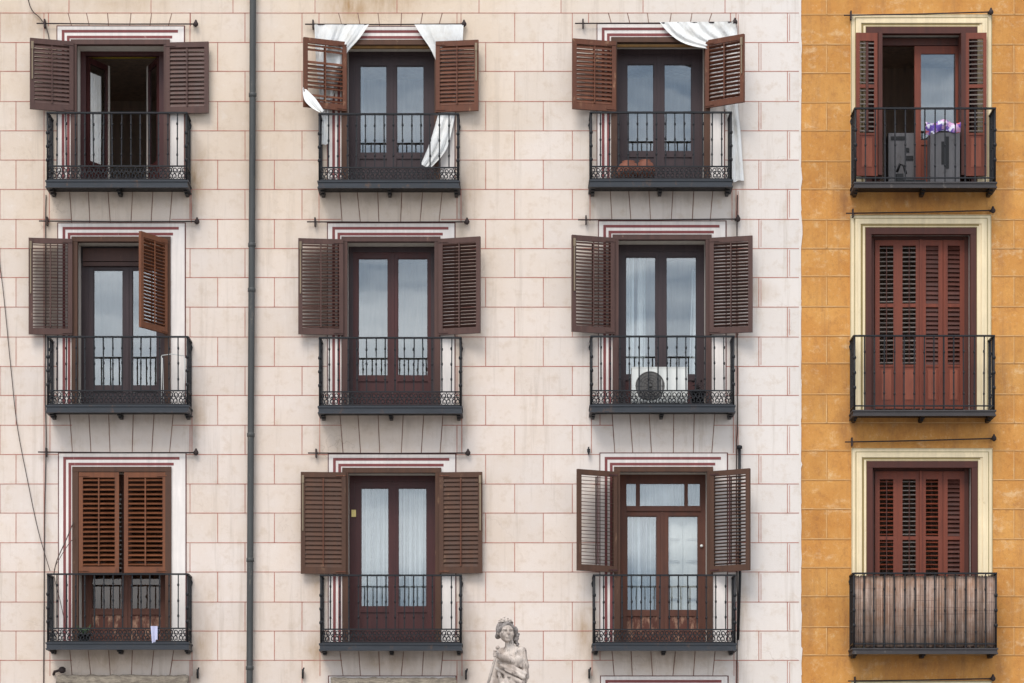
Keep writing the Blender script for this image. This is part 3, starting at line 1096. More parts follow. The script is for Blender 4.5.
# row three
window((85, 166.5, 480), [(91.5, 490, 122, 608.4), (130.6, 490, 161, 608.4)], (m_reddoor, m_reddoor), 122, 467, Z[(1, 3)], m_oldwood, panel_mat=m_peel, glass=m_dusty)
w_ = window((350, 436.5, 478), [(360.7, 487.7, 389, 606), (398, 487.7, 427, 606)], (m_maroon, m_maroon), 391.8, 468, Z[(2, 3)], m_oldwood)
s_ = MB()
s_.box(sx(351.6, d), sx(356, d), .335, .358, sz(517, d), sz(510, d))
s_.box(sx(352.6, d), sx(354.8, d), .33, .336, sz(513, d), sz(511, d))
sub(s_, 'alarm_sensor', m_sensor, w_)
w_ = window((622, 705.5, 478.5), [(626.8, 515.8, 657, 609.7), (667.8, 515.8, 698.3, 609.7)], (m_reddoor, m_reddoor), 663.4, 467, Z[(3, 3)], m_oldwood,
            transom=(483.6, 506, [(624.5 + 2, 636), (640, 684.4), (688, 700)]), panel_mat=m_peel)
s_ = MB()
s_.lathe((sx(701.5, d), .345, sz(546, d)), [(.008, -.02), (.022, -.012), (.022, .012), (.008, .02)], 8)
sub(s_, 'door_knob', m_whitepaint, w_)

# shutters
A = 1
shutter(74, 43, 113.5, 180 + 17, m_mauve, 66, .062, near=-1, label='mauve brown shutter swung back towards the wall')
shutter(166.5, 44, 115, -4, m_mauve, 64, .062, near=1, latch=False)
shutter(346.5, 43.5, 112.5, 180 + 22, m_redbrown, 42, .058, near=-1, latch=False, jit=6, broken=.06, label='red brown shutter with a white sheet wound round it')
shutter(436, 43, 113.5, -8, m_redbrown, 60, .058, near=1)
shutter(615.5, 43, 113, 180 + 14, m_redbrown, 60, .058, near=-1, latch=False, jit=4)
shutter(705.5, 42, 109.5, -32, m_redbrown, 30, .056, near=-1, jit=9, broken=.07, label='battered red brown shutter with crooked slats')
shutter(73, 240, 336, 180 + 7, m_mauve, 20, .047, near=-1, rodmat=m_mauve)
shutter(167, 240.5, 335, -120, m_varnish, 20, .05, near=1, latch=False, label='orange brown shutter half closed over the window')
shutter(343.5, 240.5, 336, 180 + 7, m_mauve, 34, .049, near=-1)
shutter(439, 240, 336, -15, m_mauve, 34, .049, near=-1, latch=False)
shutter(614, 239, 335, 180 + 18, m_mauve, 34, .049, near=-1)
shutter(709.5, 239, 335, -14, m_mauve, 30, .049, near=-1, latch=False)
shutter(79, 472.5, 573, 0, m_varnish, 33, .066, wd=.575, d=.012, near=1, latch=False, label='closed orange brown louvred shutter')
shutter(167, 472.5, 573, 180, m_varnish, 33, .066, wd=.61, d=.012, near=-1, latch=False, label='closed orange brown louvred shutter')
shutter(346, 473, 574.5, 180 + 4, m_oldwood, 72, .064, near=-1, rodmat=m_redbrown)
shutter(439.5, 473, 574, -4, m_oldwood, 70, .064, near=1, rodmat=m_redbrown)
shutter(616.5, 472.5, 573, 180 + 27, m_oldwood, 10, .05, near=-1, latch=False, rodmat=m_maroon)
shutter(710.5, 472, 573, -30, m_oldwood, 12, .05, near=-1, latch=False, rodmat=m_maroon)

# ------------------------------------------------------------------ ochre facade
def moulding(xc, yt, zb):
    mb, gr = MB(), MB()
    t = yt - 13
    rings = [(70.5, 0, -.018), (66, 4, -.034), (63.5, 6.2, -.042), (60.5, 9.2, -.026)]
    for i, (hw, dy, y) in enumerate(rings):
        nx = rings[i + 1][0] if i < 3 else 54
        ny = rings[i + 1][1] if i < 3 else 14
        mb.box(sx(xc - hw), sx(xc - nx), y, .02, zb, sz(t + dy))
        mb.box(sx(xc + nx), sx(xc + hw), y, .02, zb, sz(t + dy))
        mb.box(sx(xc - nx), sx(xc + nx), y, .02, sz(t + ny), sz(t + dy))
    o = sub(mb, 'window_moulding', m_moulding, ochre)
    p = .9
    gr.box(sx(xc - 60), sx(xc - 60 + 2 * p), -.0285, 0, zb, sz(t + 9.6))
    gr.box(sx(xc - 60 + 2 * p), sx(xc + 58), -.0285, 0, sz(t + 9.6 + 2 * p), sz(t + 9.6))
    for hw, dy, y in ((70.3, .4, -.0195), (66.4, 3.6, -.0355), (56, 12.2, -.0275)):  # thin shadows along the moulding steps, painted as darker strips
        gr.box(sx(xc - hw), sx(xc - hw + .55), y, 0, zb, sz(t + dy))
        gr.box(sx(xc + hw - .55), sx(xc + hw), y, 0, zb, sz(t + dy))
        gr.box(sx(xc - hw + .55), sx(xc + hw - .55), y, 0, sz(t + dy + .55), sz(t + dy))
    sub(gr, 'cove_and_shade_lines', m_mould_line, o)


Z4 = {k: sz(v[2], BALD) for k, v in W4.items()}
for k, (xc, yt, yf) in W4.items():
    moulding(xc, yt, Z4[k] if k < 4 else 0)
    if k < 4:
        room(xc, Z4[k], sz(yt), ochre, 0.36, 3.0)
balcony(855.5, 995, 107.5, None, 182, 'ochre', ochre, m_c4slab, n=14)
balcony(854.5, 994, 335, None, 410, 'ochre', ochre, m_c4slab, n=14)
b43 = balcony(854, 996, 572.5, None, 648, 'ochre', ochre, m_c4slab, n=14)
for a in ((844, 15.3, 991, 12), (846, 213.3, 993, 210.4), (845, 442, 994, 438.4), (848, 681, 993, 678.5)):
    rod(*a, parent=ochre, tick=7)


def tall_leaf(x0, y0, x1, y1, d, top_louver, mid, low_end, parent, tilt=25, ang=0, mirror=False, mat=None, near=1, lat=0.065, label=None, jit=3, lmat=None, stile=.065, rodw=.006):
    """full length leaf: two louvre bays above a solid panel. px coordinates on plane d"""
    zb, zt = sz(y1, d), sz(y0, d)
    wd = sx(x1, d) - sx(x0, d)
    wd = wd / max(.3, math.cos(ang)) if ang else wd
    H = zt - zb
    secs = [('panel', 0.09, sz(low_end, d) - zb - .03), ('louvre', sz(low_end, d) - zb, sz(mid + 3.5, d) - zb), ('louvre', sz(mid, d) - zb, sz(top_louver, d) - zb)]
    fr, lo, rd = leaf_meshes(wd, H, secs, stile, tilt, lat, depth=(lat * 1.02 if tilt > 50 else .045), rods=False, near=near, jit=jit)
    hx = sx(x1, d) if mirror else sx(x0, d)
    o = place(parent, 'folding_shutter', fr, [mat or m_c4, m_salmon], (hx, -d, zb), (math.pi - ang) if mirror else ang)
    lo.build('louvre_panel', lmat or mat or m_c4, o)
    rd.box(wd / 2 - rodw, wd / 2 + rodw, -.034, -.023, secs[1][1] + .02, secs[2][2] - .02)
    rd.build('tilt_rod', m_c4dark, o)
    if label:
        o['label'] = label
    return o


for rr, y0, tl, mid, le, yb in ((2, 240.5, 246, 304, 365, 409), (3, 471.5, 479.5, 536.5, 598, 646)):
    xc, yt, yf = W4[rr]
    tm = MB()
    trim(tm, xc, yt, Z4[rr], half=55.5, wpx=6, hpx=6.5, out=.03, inn=.07)
    fr_ = sub(tm, 'door_frame', m_c4dark, ochre)
    jb = MB()
    jb.box(sx(871.5), sx(874, -.2), .17, .26, Z4[rr], sz(yt + 6))
    jb.box(sx(963.5, -.2), sx(968.3, -.2), .17, .26, Z4[rr], sz(yt + 6))
    jb.box(sx(874, -.2), sx(964.5, -.2), .19, .26, sz(y0 - .5, -.2), sz(yt + 4))
    sub(jb, 'inner_frame', m_c4dark, fr_)
    tl_ = (22, 24) if rr == 2 else (20, 18)
    for (xa, xb, tt, off, nn) in ((875, 897.6, tl_[0], .0, 1), (897.8, 920, tl_[1], .0, 1), (921, 942.5, 62 if rr == 2 else 26, .0, 1), (942.8, 964, 66 if rr == 2 else 58, .0, 1)):
        rt = xa > 920
        fold = .055 if rr == 2 else .03
        dd = -.19 + (.315 * fold if 890 < xa < 930 else 0)
        if rr == 2 and 890 < xa < 930:
            dd = -.19 + .315 * fold
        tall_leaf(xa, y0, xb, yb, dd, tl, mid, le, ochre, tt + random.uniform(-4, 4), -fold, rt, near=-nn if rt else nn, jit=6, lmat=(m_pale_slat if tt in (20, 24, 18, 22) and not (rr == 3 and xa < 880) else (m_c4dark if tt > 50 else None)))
    # meeting bead
    mbd = MB()
    mbd.box(sx(919.4, -.16), sx(921.4, -.16), .115, .13, Z4[rr], sz(y0, -.19))
    sub(mbd, 'meeting_bead', m_c4, fr_)

# row one of the ochre facade: folded shutters, one leaf of the window ajar
xc, yt, yf = W4[1]
tm = MB()
trim(tm, xc, yt, Z4[1], half=55.5, wpx=6, hpx=6.5, out=.03, inn=.07)
fr_ = sub(tm, 'door_frame', m_c4dark, ochre)
jb = MB()
dd = -.2
jb.box(sx(871.5), sx(880, dd), .2, .27, Z4[1], sz(yt + 5))
jb.box(sx(961, dd), sx(971.5), .2, .27, Z4[1], sz(yt + 5))
jb.box(sx(880, dd), sx(961, dd), .19, .27, sz(45.5, dd), sz(38.5, dd))
sub(jb, 'inner_frame', m_c4dark, fr_)
lf = MB()
la, lb, lt = sx(914.5, dd), sx(961, dd), sz(46, dd)
pa, pb, pt, pz = sx(921, dd), sx(955.3, dd), sz(53.7, dd), sz(140, dd)
lf.box(la, pa, .2, .25, Z4[1], lt)
lf.box(pb, lb, .2, .25, Z4[1], lt)
lf.box(pa, pb, .202, .248, pt, lt)
lf.box(pa, pb, .202, .248, pz - .07, pz)
lf.box(pa, pb, .215, .235, Z4[1], pz - .07)
lf_ = sub(lf, 'door_leaf', m_c4, fr_)
pn = MB()
pn.box(pa - .004, pb + .004, .222, .228, pz - .004, pt + .004)
sub(pn, 'glass_pane', m_glass, fr_)
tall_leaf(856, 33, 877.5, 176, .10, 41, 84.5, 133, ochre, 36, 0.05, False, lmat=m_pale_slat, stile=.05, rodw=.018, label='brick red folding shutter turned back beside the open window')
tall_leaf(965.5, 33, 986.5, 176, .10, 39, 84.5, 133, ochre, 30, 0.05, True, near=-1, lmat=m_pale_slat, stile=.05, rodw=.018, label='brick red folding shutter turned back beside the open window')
for xa, xb in ((877.8, 881.8), (960.5, 965)):
    q = MB()
    q.box(sx(xa, .05), sx(xb, .05), -.12, .16, sz(176, .05), sz(33, .05))
    sub(q, 'folding_shutter', m_c4dark, ochre)

# ground floor doors under the blinds
for ci in (1, 2, 3):
    xc, yt, yf = WIN[(ci, 4)]
    q = MB()
    trim(q, xc, yt, 0, half=49.5)
    q.box(sx(xc - 44), sx(xc) - .01, .36, .42, 0, sz(yt + 4))
    q.box(sx(xc) + .01, sx(xc + 44), .36, .42, 0, sz(yt + 4))
    sub(q, 'entrance_door', m_oldwood, cream)
xc, yt, yf = W4[4]
q = MB()
trim(q, xc, yt, 0, half=55.5, out=.03, inn=.07)
q.box(sx(xc - 50), sx(xc + 50), .22, .28, 0, sz(yt + 5))
sub(q, 'entrance_door', m_c4dark, ochre)

# ------------------------------------------------------------------ drainpipe, cables
q = MB()
pts = [(252.9, -120), (252.9, 0), (252.4, 150), (251.6, 290), (250.8, 435), (250.2, 560), (249.6, 683), (248.5, 960)]
q.tube([U(a, b_, .09) for a, b_ in pts], .047, 14)
dp = None
clips = []
for a, b_ in ((252.6, 95), (251.9, 245), (251.6, 290), (250.8, 435), (250.2, 560), (249.7, 668)):
    p = U(a, b_, .09)
    rg = MB()
    clips.append(rg)
    rg.lathe(p, [(.048, -.03), (.055, -.025), (.055, .025), (.048, .03)], 14)
    rg.box(p.x - .02, p.x + .02, -.05, 0, p.z - .012, p.z + .012)
dp = sub(q, 'drainpipe', m_pipe, cream)
for rg in clips:
    sub(rg, 'pipe_clip', m_pipe, dp)


def cable(pts, label, r=.007, d=.03, mat=None, cat='cable', name='cable'):
    q = MB()
    P = [U(*(p if len(p) == 3 else (p[0], p[1], d))) for p in pts]
    out = []
    for i in range(len(P) - 1):
        p0, p1, p2, p3 = P[max(i - 1, 0)], P[i], P[i + 1], P[min(i + 2, len(P) - 1)]
        for k in range(6):
            t = k / 6
            out.append(.5 * ((2 * p1) + (p2 - p0) * t + (2 * p0 - 5 * p1 + 4 * p2 - p3) * t * t + (3 * p1 - p0 - 3 * p2 + p3) * t ** 3))
    out.append(P[-1])
    q.tube(out, r, 5)
    return tag(recentre(q.build(name, mat or m_cable)), label, cat)


cable([(22, -30), (30, 6), (40, 18), (46, 27), (49, 40), (48, 60)], 'thin dark cable sagging from the top left corner to the first awning rod')
cable([(46, 195, .02), (45.5, 222, .02), (45.8, 300, .02), (45, 390, .02), (46, 440, .02), (44.5, 520, .02), (44, 600, .02), (43.5, 690, .02), (43, 800, .02)],
      'straight dark cable clipped down the wall along the left edge of the left balconies', .008)
cable([(-6, 220), (3, 290), (11, 370), (17, 425), (27, 478), (38, 530), (50, 571, .2)], 'long thin wire hanging diagonally from the left edge to the lowest left balcony rail', .006)
cable([(73.5, 522, .06), (66, 540, .2), (57, 560, .35), (54, 573, .42)], 'short dark cord tied from the closed shutters to the lowest left balcony rail', .008)
cable([(75, 537, .06), (68, 545, .2), (60, 558, .35), (54, 573, .42), (60, 600, .3), (67, 632, .2)], 'loose second cord drooping from the closed shutters behind the lowest left railing', .005)
cable([(737.5, 195, .02), (737, 222, .02), (737, 300, .02), (737.5, 420, .02), (736.5, 455, .02), (737, 580, .03), (737.5, 600, .03), (737, 690, .02), (737, 800, .02)],
      'dark cable running down the wall along the right edge of the third column balconies', .009)
q = MB()
q.tube([U(739.5, 448, .06), U(739.5, 500, .06), U(740, 575, .06), U(738, 640, .06)], .02, 8)
q.lathe(U(739.5, 448, .06) - Vector((0, 0, .02)), [(.02, 0), (.04, .01), (.04, .05), (.02, .06)], 8)
tag(recentre(q.build('conduit', m_iron)), 'thick dark conduit behind the open right shutter of the lowest third column window', 'conduit')
for px in (588.5,):
    q = MB()
    p = U(px, 452, .0)
    q.box(p.x - .01, p.x + .01, -.09, 0, p.z - .04, p.z + .06)
    q.box(p.x - .022, p.x + .022, -.1, -.07, p.z - .02, p.z + .03)
    sub(q, 'rod_bracket', m_iron, cream)
for px, py in ((303, 673), (466, 674), (589, 673), (198, 673)):
    q = MB()
    p = U(px, py, .0)
    q.box(p.x - .012, p.x + .012, -.08, 0, p.z - .08, p.z + .05)
    q.tube([p + Vector((0, -.08, -.07)), p + Vector((0, -.1, 0)), p + Vector((0.02, -.08, .07))], .012, 6)
    sub(q, 'rod_bracket', m_iron, cream)


# ------------------------------------------------------------------ cloths
def cloth(strips, name, label, cat, mat=None, rows=34, cols=64, amp=.018, seed=1, thick=.006):
    """strips: list of (left curve, right curve, folds) with points (px, py, d); skinned with folds"""
    rnd = random.Random(seed)
    mb = MB()

    def at(curve, t):
        n = len(curve) - 1
        f = min(t * n, n - 1e-6)
        i = int(f)
        u = f - i
        p0, p1, p2, p3 = (Vector(curve[max(i - 1, 0)]), Vector(curve[i]), Vector(curve[i + 1]), Vector(curve[min(i + 2, n)]))
        return .5 * ((2 * p1) + (p2 - p0) * u + (2 * p0 - 5 * p1 + 4 * p2 - p3) * u * u + (3 * p1 - p0 - 3 * p2 + p3) * u ** 3)
    for lc, rc, folds in strips:
        ph = rnd.uniform(0, 6)
        P = []
        for r in range(rows + 1):
            t = r / rows
            a, b_ = at(lc, t), at(rc, t)
            row = []
            for c_ in range(cols + 1):
                s = c_ / cols
                q = a.lerp(b_, s)
                dd = q.z + amp * (.7 + .3 * math.sin(ph + 3 * t)) * (math.sin(folds * math.pi * 2 * (s + .10 * math.sin(2.4 * t + ph)) + ph) + .45 * math.sin(folds * 4.6 * s + 5 * t + 2 * ph) + .28 * math.sin(folds * 15.7 * s - 4 * t + ph) * (.5 + .5 * math.sin(7 * t + 3 * s)) + .16 * math.sin(folds * 27 * s + 9 * t))
                row.append(U(q.x, q.y + .5 * math.sin(9 * s + ph) * t, dd))
            P.append(row)
        mb.grid(P, 0, 1.0, thick)
    return tag(recentre(mb.build(name, mat or m_sheet)), label, cat)


cloth([([(314.5, 24.5, .08), (315, 40, .07), (316, 60, .05), (319, 90, .04), (321, 113, .06), (320.5, 130, .08), (320, 145, .08)],
        [(369, 24.5, .08), (359, 39, .09), (347, 53, .06), (342, 70, .04), (334, 95, .04), (329, 113, .06), (328.5, 130, .08), (328, 144, .08)], 2.4),
       ([(302.5, 88, .30), (303, 94, .33), (305, 101, .36), (312, 108, .38), (320, 112.5, .40)],
        [(304, 87, .30), (309, 92, .33), (315, 98, .36), (320, 105, .38), (324, 111, .40)], 1.2)],
      'draped_sheet', 'white sheet left of the top middle window, its tail wound round a shutter', 'sheet', seed=3)
cloth([([(414.5, 24.5, .08), (421, 35, .09), (432, 52, .06), (440, 75, .03), (440, 105, .03), (436, 122, .06), (429, 145, .1), (420.5, 165, .14)],
        [(463.5, 24.5, .08), (463, 36, .07), (462, 52, .03), (460, 75, .03), (456, 105, .03), (453, 125, .06), (446, 150, .1), (431, 167.5, .14)], 2.6)],
      'draped_sheet', 'white sheet right of the top middle window, its end swept towards the door', 'sheet', seed=5, rows=40)
cloth([([(659.5, 22, .08), (668, 32, .10), (680, 41, .11), (694, 46, .11), (708, 48.5, .08)],
        [(735, 21.5, .08), (736, 26, .07), (737, 32, .06), (737, 40, .05), (737, 48, .04)], 4.5),
       ([(708, 48, .02), (712, 80, .02), (724, 108, .03), (731, 130, .05), (732, 160, .06), (732, 182, .06)],
        [(737, 48, .02), (738, 80, .02), (738, 108, .03), (740.5, 130, .05), (742.5, 160, .06), (744, 180, .06)], 1.6)],
      'draped_sheet', 'white sheet gathered over the top right cream window and hanging beside its balcony', 'sheet', seed=8, rows=34)


# curtains behind the glass
def curtain(x0, x1, y0, y1, dep, folds, label, mat=None, amp=.025, seed=0, lean=0, name='curtain'):
    rnd = random.Random(seed)
    mb = MB()
    P = []
    ph = [rnd.uniform(0, 6) for _ in range(4)]
    n = 60
    for r in range(9):
        t = r / 8
        row = []
        for c_ in range(n + 1):
            s = c_ / n
            y = dep + amp * (math.sin(folds * 6.283 * s + ph[0]) + .5 * math.sin(folds * 10.3 * s + ph[1] + .4 * t) + .4 * math.sin(folds * 3.1 * s + ph[2]))
            px = x0 + (x1 - x0) * s + lean * t * (1 - s)
            row.append(Vector((sx(px, -dep), y, sz(y0 + (y1 - y0) * t, -dep))))
        P.append(row)
    mb.grid(P, 0, 1.0, .004)
    return tag(recentre(mb.build(name, mat or m_curtain)), label, 'curtain')


curtain(356, 391, 480, 640, .58, 6, 'pale net curtain behind the left glass of the bottom middle window', seed=2, amp=.04, mat=m_sheer)
curtain(395, 431, 480, 640, .58, 6, 'pale net curtain behind the right glass of the bottom middle window', seed=4, amp=.04, mat=m_sheer)
curtain(623, 660, 508, 640, .54, 5, 'pleated white curtain behind the left glass of the bottom window with the transom', seed=5, amp=.05, mat=m_sheer)
curtain(620, 704, 482, 507, .52, 7, 'short net curtain behind the transom lights of the bottom right cream window', seed=6, amp=.012, mat=m_sheer)
q = MB()
dd = -.52
for xa, xb in ((665, 682.5), (683, 701)):
    q.box(sx(xa, dd), sx(xb, dd), .5, .54, sz(640, dd), sz(511, dd))
    for ya, yb in ((518, 540), (545, 562), (567, 600)):
        q.box(sx(xa + 3, dd), sx(xb - 3, dd), .478, .5, sz(yb, dd), sz(ya, dd))
        q.box(sx(xa + 4.2, dd), sx(xb - 4.2, dd), .466, .478, sz(yb - 1.2, dd), sz(ya + 1.2, dd))
tag(recentre(q.build('inner_shutter', m_reveal)), 'white panelled inner shutters closed behind the right glass of the bottom window with the transom', 'inner shutter')
curtain(623, 634, 250, 400, .56, 3, 'narrow pale curtain at the far left behind the window with the air conditioner', seed=8, amp=.03, mat=m_sheet)
curtain(638, 645.5, 252, 400, .60, 2, 'bunched white curtain hanging mid pane behind the window with the air conditioner', seed=9, amp=.03, lean=-3, mat=m_sheet)
curtain(692, 699, 270, 400, .56, 2, 'bunched white curtain at the right edge behind the window with the air conditioner', seed=10, amp=.03, lean=-4, mat=m_sheet)
curtain(88, 164, 570, 640, .56, 9, 'grey white curtain behind the door glass below the closed shutters', seed=12)
curtain(357, 364, 60, 170, .58, 2, 'narrow rosy white curtain at the left edge behind the top middle window', seed=13)
lc = MB()  # white sheet added over the pane, standing for a painted panel
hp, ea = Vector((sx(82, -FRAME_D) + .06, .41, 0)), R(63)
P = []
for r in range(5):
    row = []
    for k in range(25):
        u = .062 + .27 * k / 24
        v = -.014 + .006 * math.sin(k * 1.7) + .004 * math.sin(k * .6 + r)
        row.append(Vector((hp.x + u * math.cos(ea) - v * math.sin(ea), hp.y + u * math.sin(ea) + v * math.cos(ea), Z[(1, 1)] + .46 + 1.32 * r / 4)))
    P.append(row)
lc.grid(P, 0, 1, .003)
tag(recentre(lc.build('curtain', m_sheet)), 'added white sheet over the glass of the open left leaf of the top left window', 'curtain')  # not a curtain: added sheet standing for a painted panel

# ------------------------------------------------------------------ things on the balconies
ac = thing('air_conditioner', 'white air conditioner with round dark fan on the third column middle balcony', 'air conditioner', U(660, 405, .2))


def part(mb, name, mats, par):
    return sub(mb, name, mats, par)


zf = Z[(3, 2)]
xa, xb = sx(631.5, .2), sx(687, .2)
zt = sz(368.5, .2)
q = MB()
q.box(xa, xb, -.32, -.05, zf + .05, zt - .012)
q.box(xa - .006, xb + .006, -.326, -.044, zt - .012, zt)
q.box(xa + .05, xa + .12, -.31, -.06, zf, zf + .05)
q.box(xb - .12, xb - .05, -.31, -.06, zf, zf + .05)
q.box(xa + .42, xa + .425, -.3225, -.32, zf + .06, zt - .02)
part(q, 'casing', m_whitepaint, ac)
fx, fzc, fr = sx(650, .3), (zf + zt) / 2 + .01, .2
q = MB()
n = 32
ring = [(fx + fr * math.cos(6.2832 * k / n), -.323, fzc + fr * math.sin(6.2832 * k / n)) for k in range(n + 1)]
q.tube(ring, .008, 5)
q.add([(fx + fr * math.cos(6.2832 * k / n), -.3205, fzc + fr * math.sin(6.2832 * k / n)) for k in range(n)], [tuple(range(n))])
for rr_ in (.05, .085, .12, .155):
    q.tube([(fx + rr_ * math.cos(6.2832 * k / n), -.326, fzc + rr_ * math.sin(6.2832 * k / n)) for k in range(n + 1)], .0035, 4)
for k in range(12):
    a = 6.2832 * k / 12
    q.tube([(fx, -.327, fzc), (fx + fr * math.cos(a), -.327, fzc + fr * math.sin(a))], .003, 4)
q.lathe((fx, -.327, fzc - .02), [(.01, 0), (.03, .005), (.03, .035), (.01, .04)], 10)
part(q, 'fan_grille', m_acgrille, ac)


def plant(name, label, px, d, zbase, rpot, hpot, hpl, n, potmat, leafmat, seed, spread=.1, droop=.0):
    rnd = random.Random(seed)
    p = Vector((sx(px, d), -d, zbase))
    t = thing(name, label, 'potted plant', p)
    q = MB()
    q.lathe(p, [(rpot * .72, 0), (rpot * .95, hpot * .85), (rpot * 1.08, hpot * .86), (rpot * 1.08, hpot), (rpot * .9, hpot), (rpot * .85, hpot * .9)], 16)
    part(q, 'pot', potmat, t)
    q = MB()
    for i in range(n):
        a = rnd.uniform(0, 6.283)
        l = hpl * rnd.uniform(.5, 1)
        b0 = p + Vector((0, 0, hpot * .9))
        tip = b0 + Vector((math.cos(a) * spread * rnd.uniform(.3, 1), math.sin(a) * spread * rnd.uniform(.3, 1), l * (1 - droop * rnd.random())))
        mid_ = b0.lerp(tip, .5) + Vector((rnd.uniform(-.02, .02), 0, .03))
        q.tube([b0, mid_, tip], [.004, .003, .002], 4)
        for j in range(3):
            c_ = b0.lerp(tip, .4 + .3 * j)
            u = Vector((rnd.uniform(-1, 1), rnd.uniform(-1, 1), rnd.uniform(-.4, .8))).normalized() * .035
            v = Vector((rnd.uniform(-1, 1), rnd.uniform(-1, 1), rnd.uniform(-.4, .8))).normalized() * .014
            q.add([c_ - u, c_ + v, c_ + u, c_ - v], [(0, 1, 2, 3)], 0, rnd.uniform(.7, 1.3))
    part(q, 'foliage', leafmat, t)
    return t


plant('potted_plant', 'dark pot with a sparse dry plant beside the air conditioner', 698, .2, Z[(3, 2)], .11, .24, .16, 9, m_darkpot, m_darkpot, 3, .1)
plant('potted_plant', 'small pale green plant at the left end of the lowest left balcony', 84, .26, Z[(1, 3)], .09, .13, .15, 22, m_darkpot, m_leaf, 5, .12, .4)
for px, d_, hh_, rr_, lb in ((628.5, .2, .31, .17, 'left terracotta jar of two on the top balcony of the third column'), (645, .22, .32, .15, 'right terracotta jar of two on the top balcony of the third column')):
    p = Vector((sx(px, d_), -d_, Z[(3, 1)]))
    q = MB()
    q.lathe(p, [(rr_ * .55, 0), (rr_ * .8, .05), (rr_, hh_ * .4), (rr_ * .98, hh_ * .62), (rr_ * .75, hh_ * .86), (rr_ * .5, hh_ * .95), (rr_ * .55, hh_), (rr_ * .42, hh_), (rr_ * .4, hh_ * .9)], 22)
    tag(recentre(q.build('terracotta_jar', m_terra)), lb, 'jar', 'terracotta jars')

# towel over the lower rail, drying rack
q = MB()
zr = sz(628.3, BALD)
P = []
for r in range(10):
    t = r / 9
    P.append([Vector((sx(150.5 + 7 * s + (1.5 * t if s < .5 else 0), .45), -BALD - .018 - .01 * math.sin(7 * s + 2 * t), zr + .03 - .24 * t * (1 if s < .75 else .8))) for s in [k / 8 for k in range(9)]])
q.grid(P, 0, 1, .005)
P2 = [[Vector((v.x + .02, -BALD + .03, v.z + .0)) for v in row] for row in P[:6]]
q.grid(P2, 0, 1, .005)
q.grid([P[0], P2[0]], 0, 1, .003)
tag(recentre(q.build('towel', m_lilac)), 'lilac white cloth hung over the lower rail of the lowest left balcony', 'towel')
q = MB()
zf = Z[(1, 2)]
for px, dd in ((161.5, .26), (184.5, .22)):
    q.tube([U(px, 356, dd), Vector((sx(px, dd), -dd, zf))], .006, 6)
    q.tube([U(px + 1, 358, dd - .12), Vector((sx(px + 1, dd), -dd + .16, zf))], .005, 6)
q.tube([U(161.5, 355.5, .26), U(172, 354, .25), U(184.5, 356, .22)], .006, 6)
tag(recentre(q.build('clothes_rack', m_whitepaint)), 'thin white tubular clothes rack on the middle left balcony', 'clothes rack')

# grey cabinet in the open ochre doorway, grey box with floral cloth
cb = thing('metal_cabinet', 'pale grey metal cabinet just inside the open doorway of the orange building', 'cabinet', Vector((sx(900, -.3), .4, Z4[1])))
q = MB()
dd = -.3
q.box(sx(888.5, dd), sx(914, dd), .3, .75, Z4[1], sz(133, dd))
part(q, 'cabinet_body', m_greymetal, cb)
q = MB()
q.box(sx(891, dd), sx(906, dd), .29, .3, sz(140, dd), sz(136.5, dd))
q.box(sx(905, dd), sx(909, dd), .285, .3, sz(152, dd), sz(148, dd))
q.box(sx(906, dd), sx(913, dd), .285, .3, sz(160, dd), sz(156, dd))
part(q, 'control_panel', m_black, cb)
gb = thing('metal_box', 'grey metal box with a black slot standing on the top balcony of the orange building', 'box', Vector((sx(945, .1), -.1, Z4[1])))
q = MB()
dd = .12
q.box(sx(929.5, dd), sx(959, dd), -.2, .1, Z4[1] + .02, sz(134, dd))
part(q, 'box_body', m_greymetal, gb)
q = MB()
q.box(sx(944.5, dd), sx(948, dd), -.206, -.2, sz(170, dd), sz(138, dd))
q.box(sx(940.5, dd), sx(944, dd), -.206, -.2, sz(166, dd), sz(143, dd))
part(q, 'black_slot', m_black, gb)
q = MB()
P = []
for r in range(9):
    t = r / 8
    P.append([Vector((sx(924.5 + 36 * s, .2), -.2 - .02 * math.sin(14 * s + 3 * t) - .02 * math.sin(t * 3.1), sz(121.5 + 2.0 * math.sin(9 * s) + (11.5 - 2 * s) * t, .2))) for s in [k / 24 for k in range(25)]])
q.grid(P, 0, 1, .02)
tag(recentre(q.build('floral_cloth', m_floral)), 'purple and pink patterned cloth lying across the top of the grey metal box', 'cloth')
q = MB()
for i, (pa_, pb_, zz, hh_) in enumerate(((896, 903, 0, .13), (899, 914, 0, .05), (903, 926, .0, .06))):
    q.box(sx(pa_, .25), sx(pb_, .25), -.3 + .03 * i, -.16 + .03 * i, Z4[1] + .004, Z4[1] + .02 + hh_)
q.tube([U(897, 172, .2), U(900, 164, .2), U(904, 166, .2), U(906, 174, .2)], .02, 6)
tag(recentre(q.build('folded_stool', m_black)), 'low black folded stool lying on the top balcony of the orange building', 'stool')

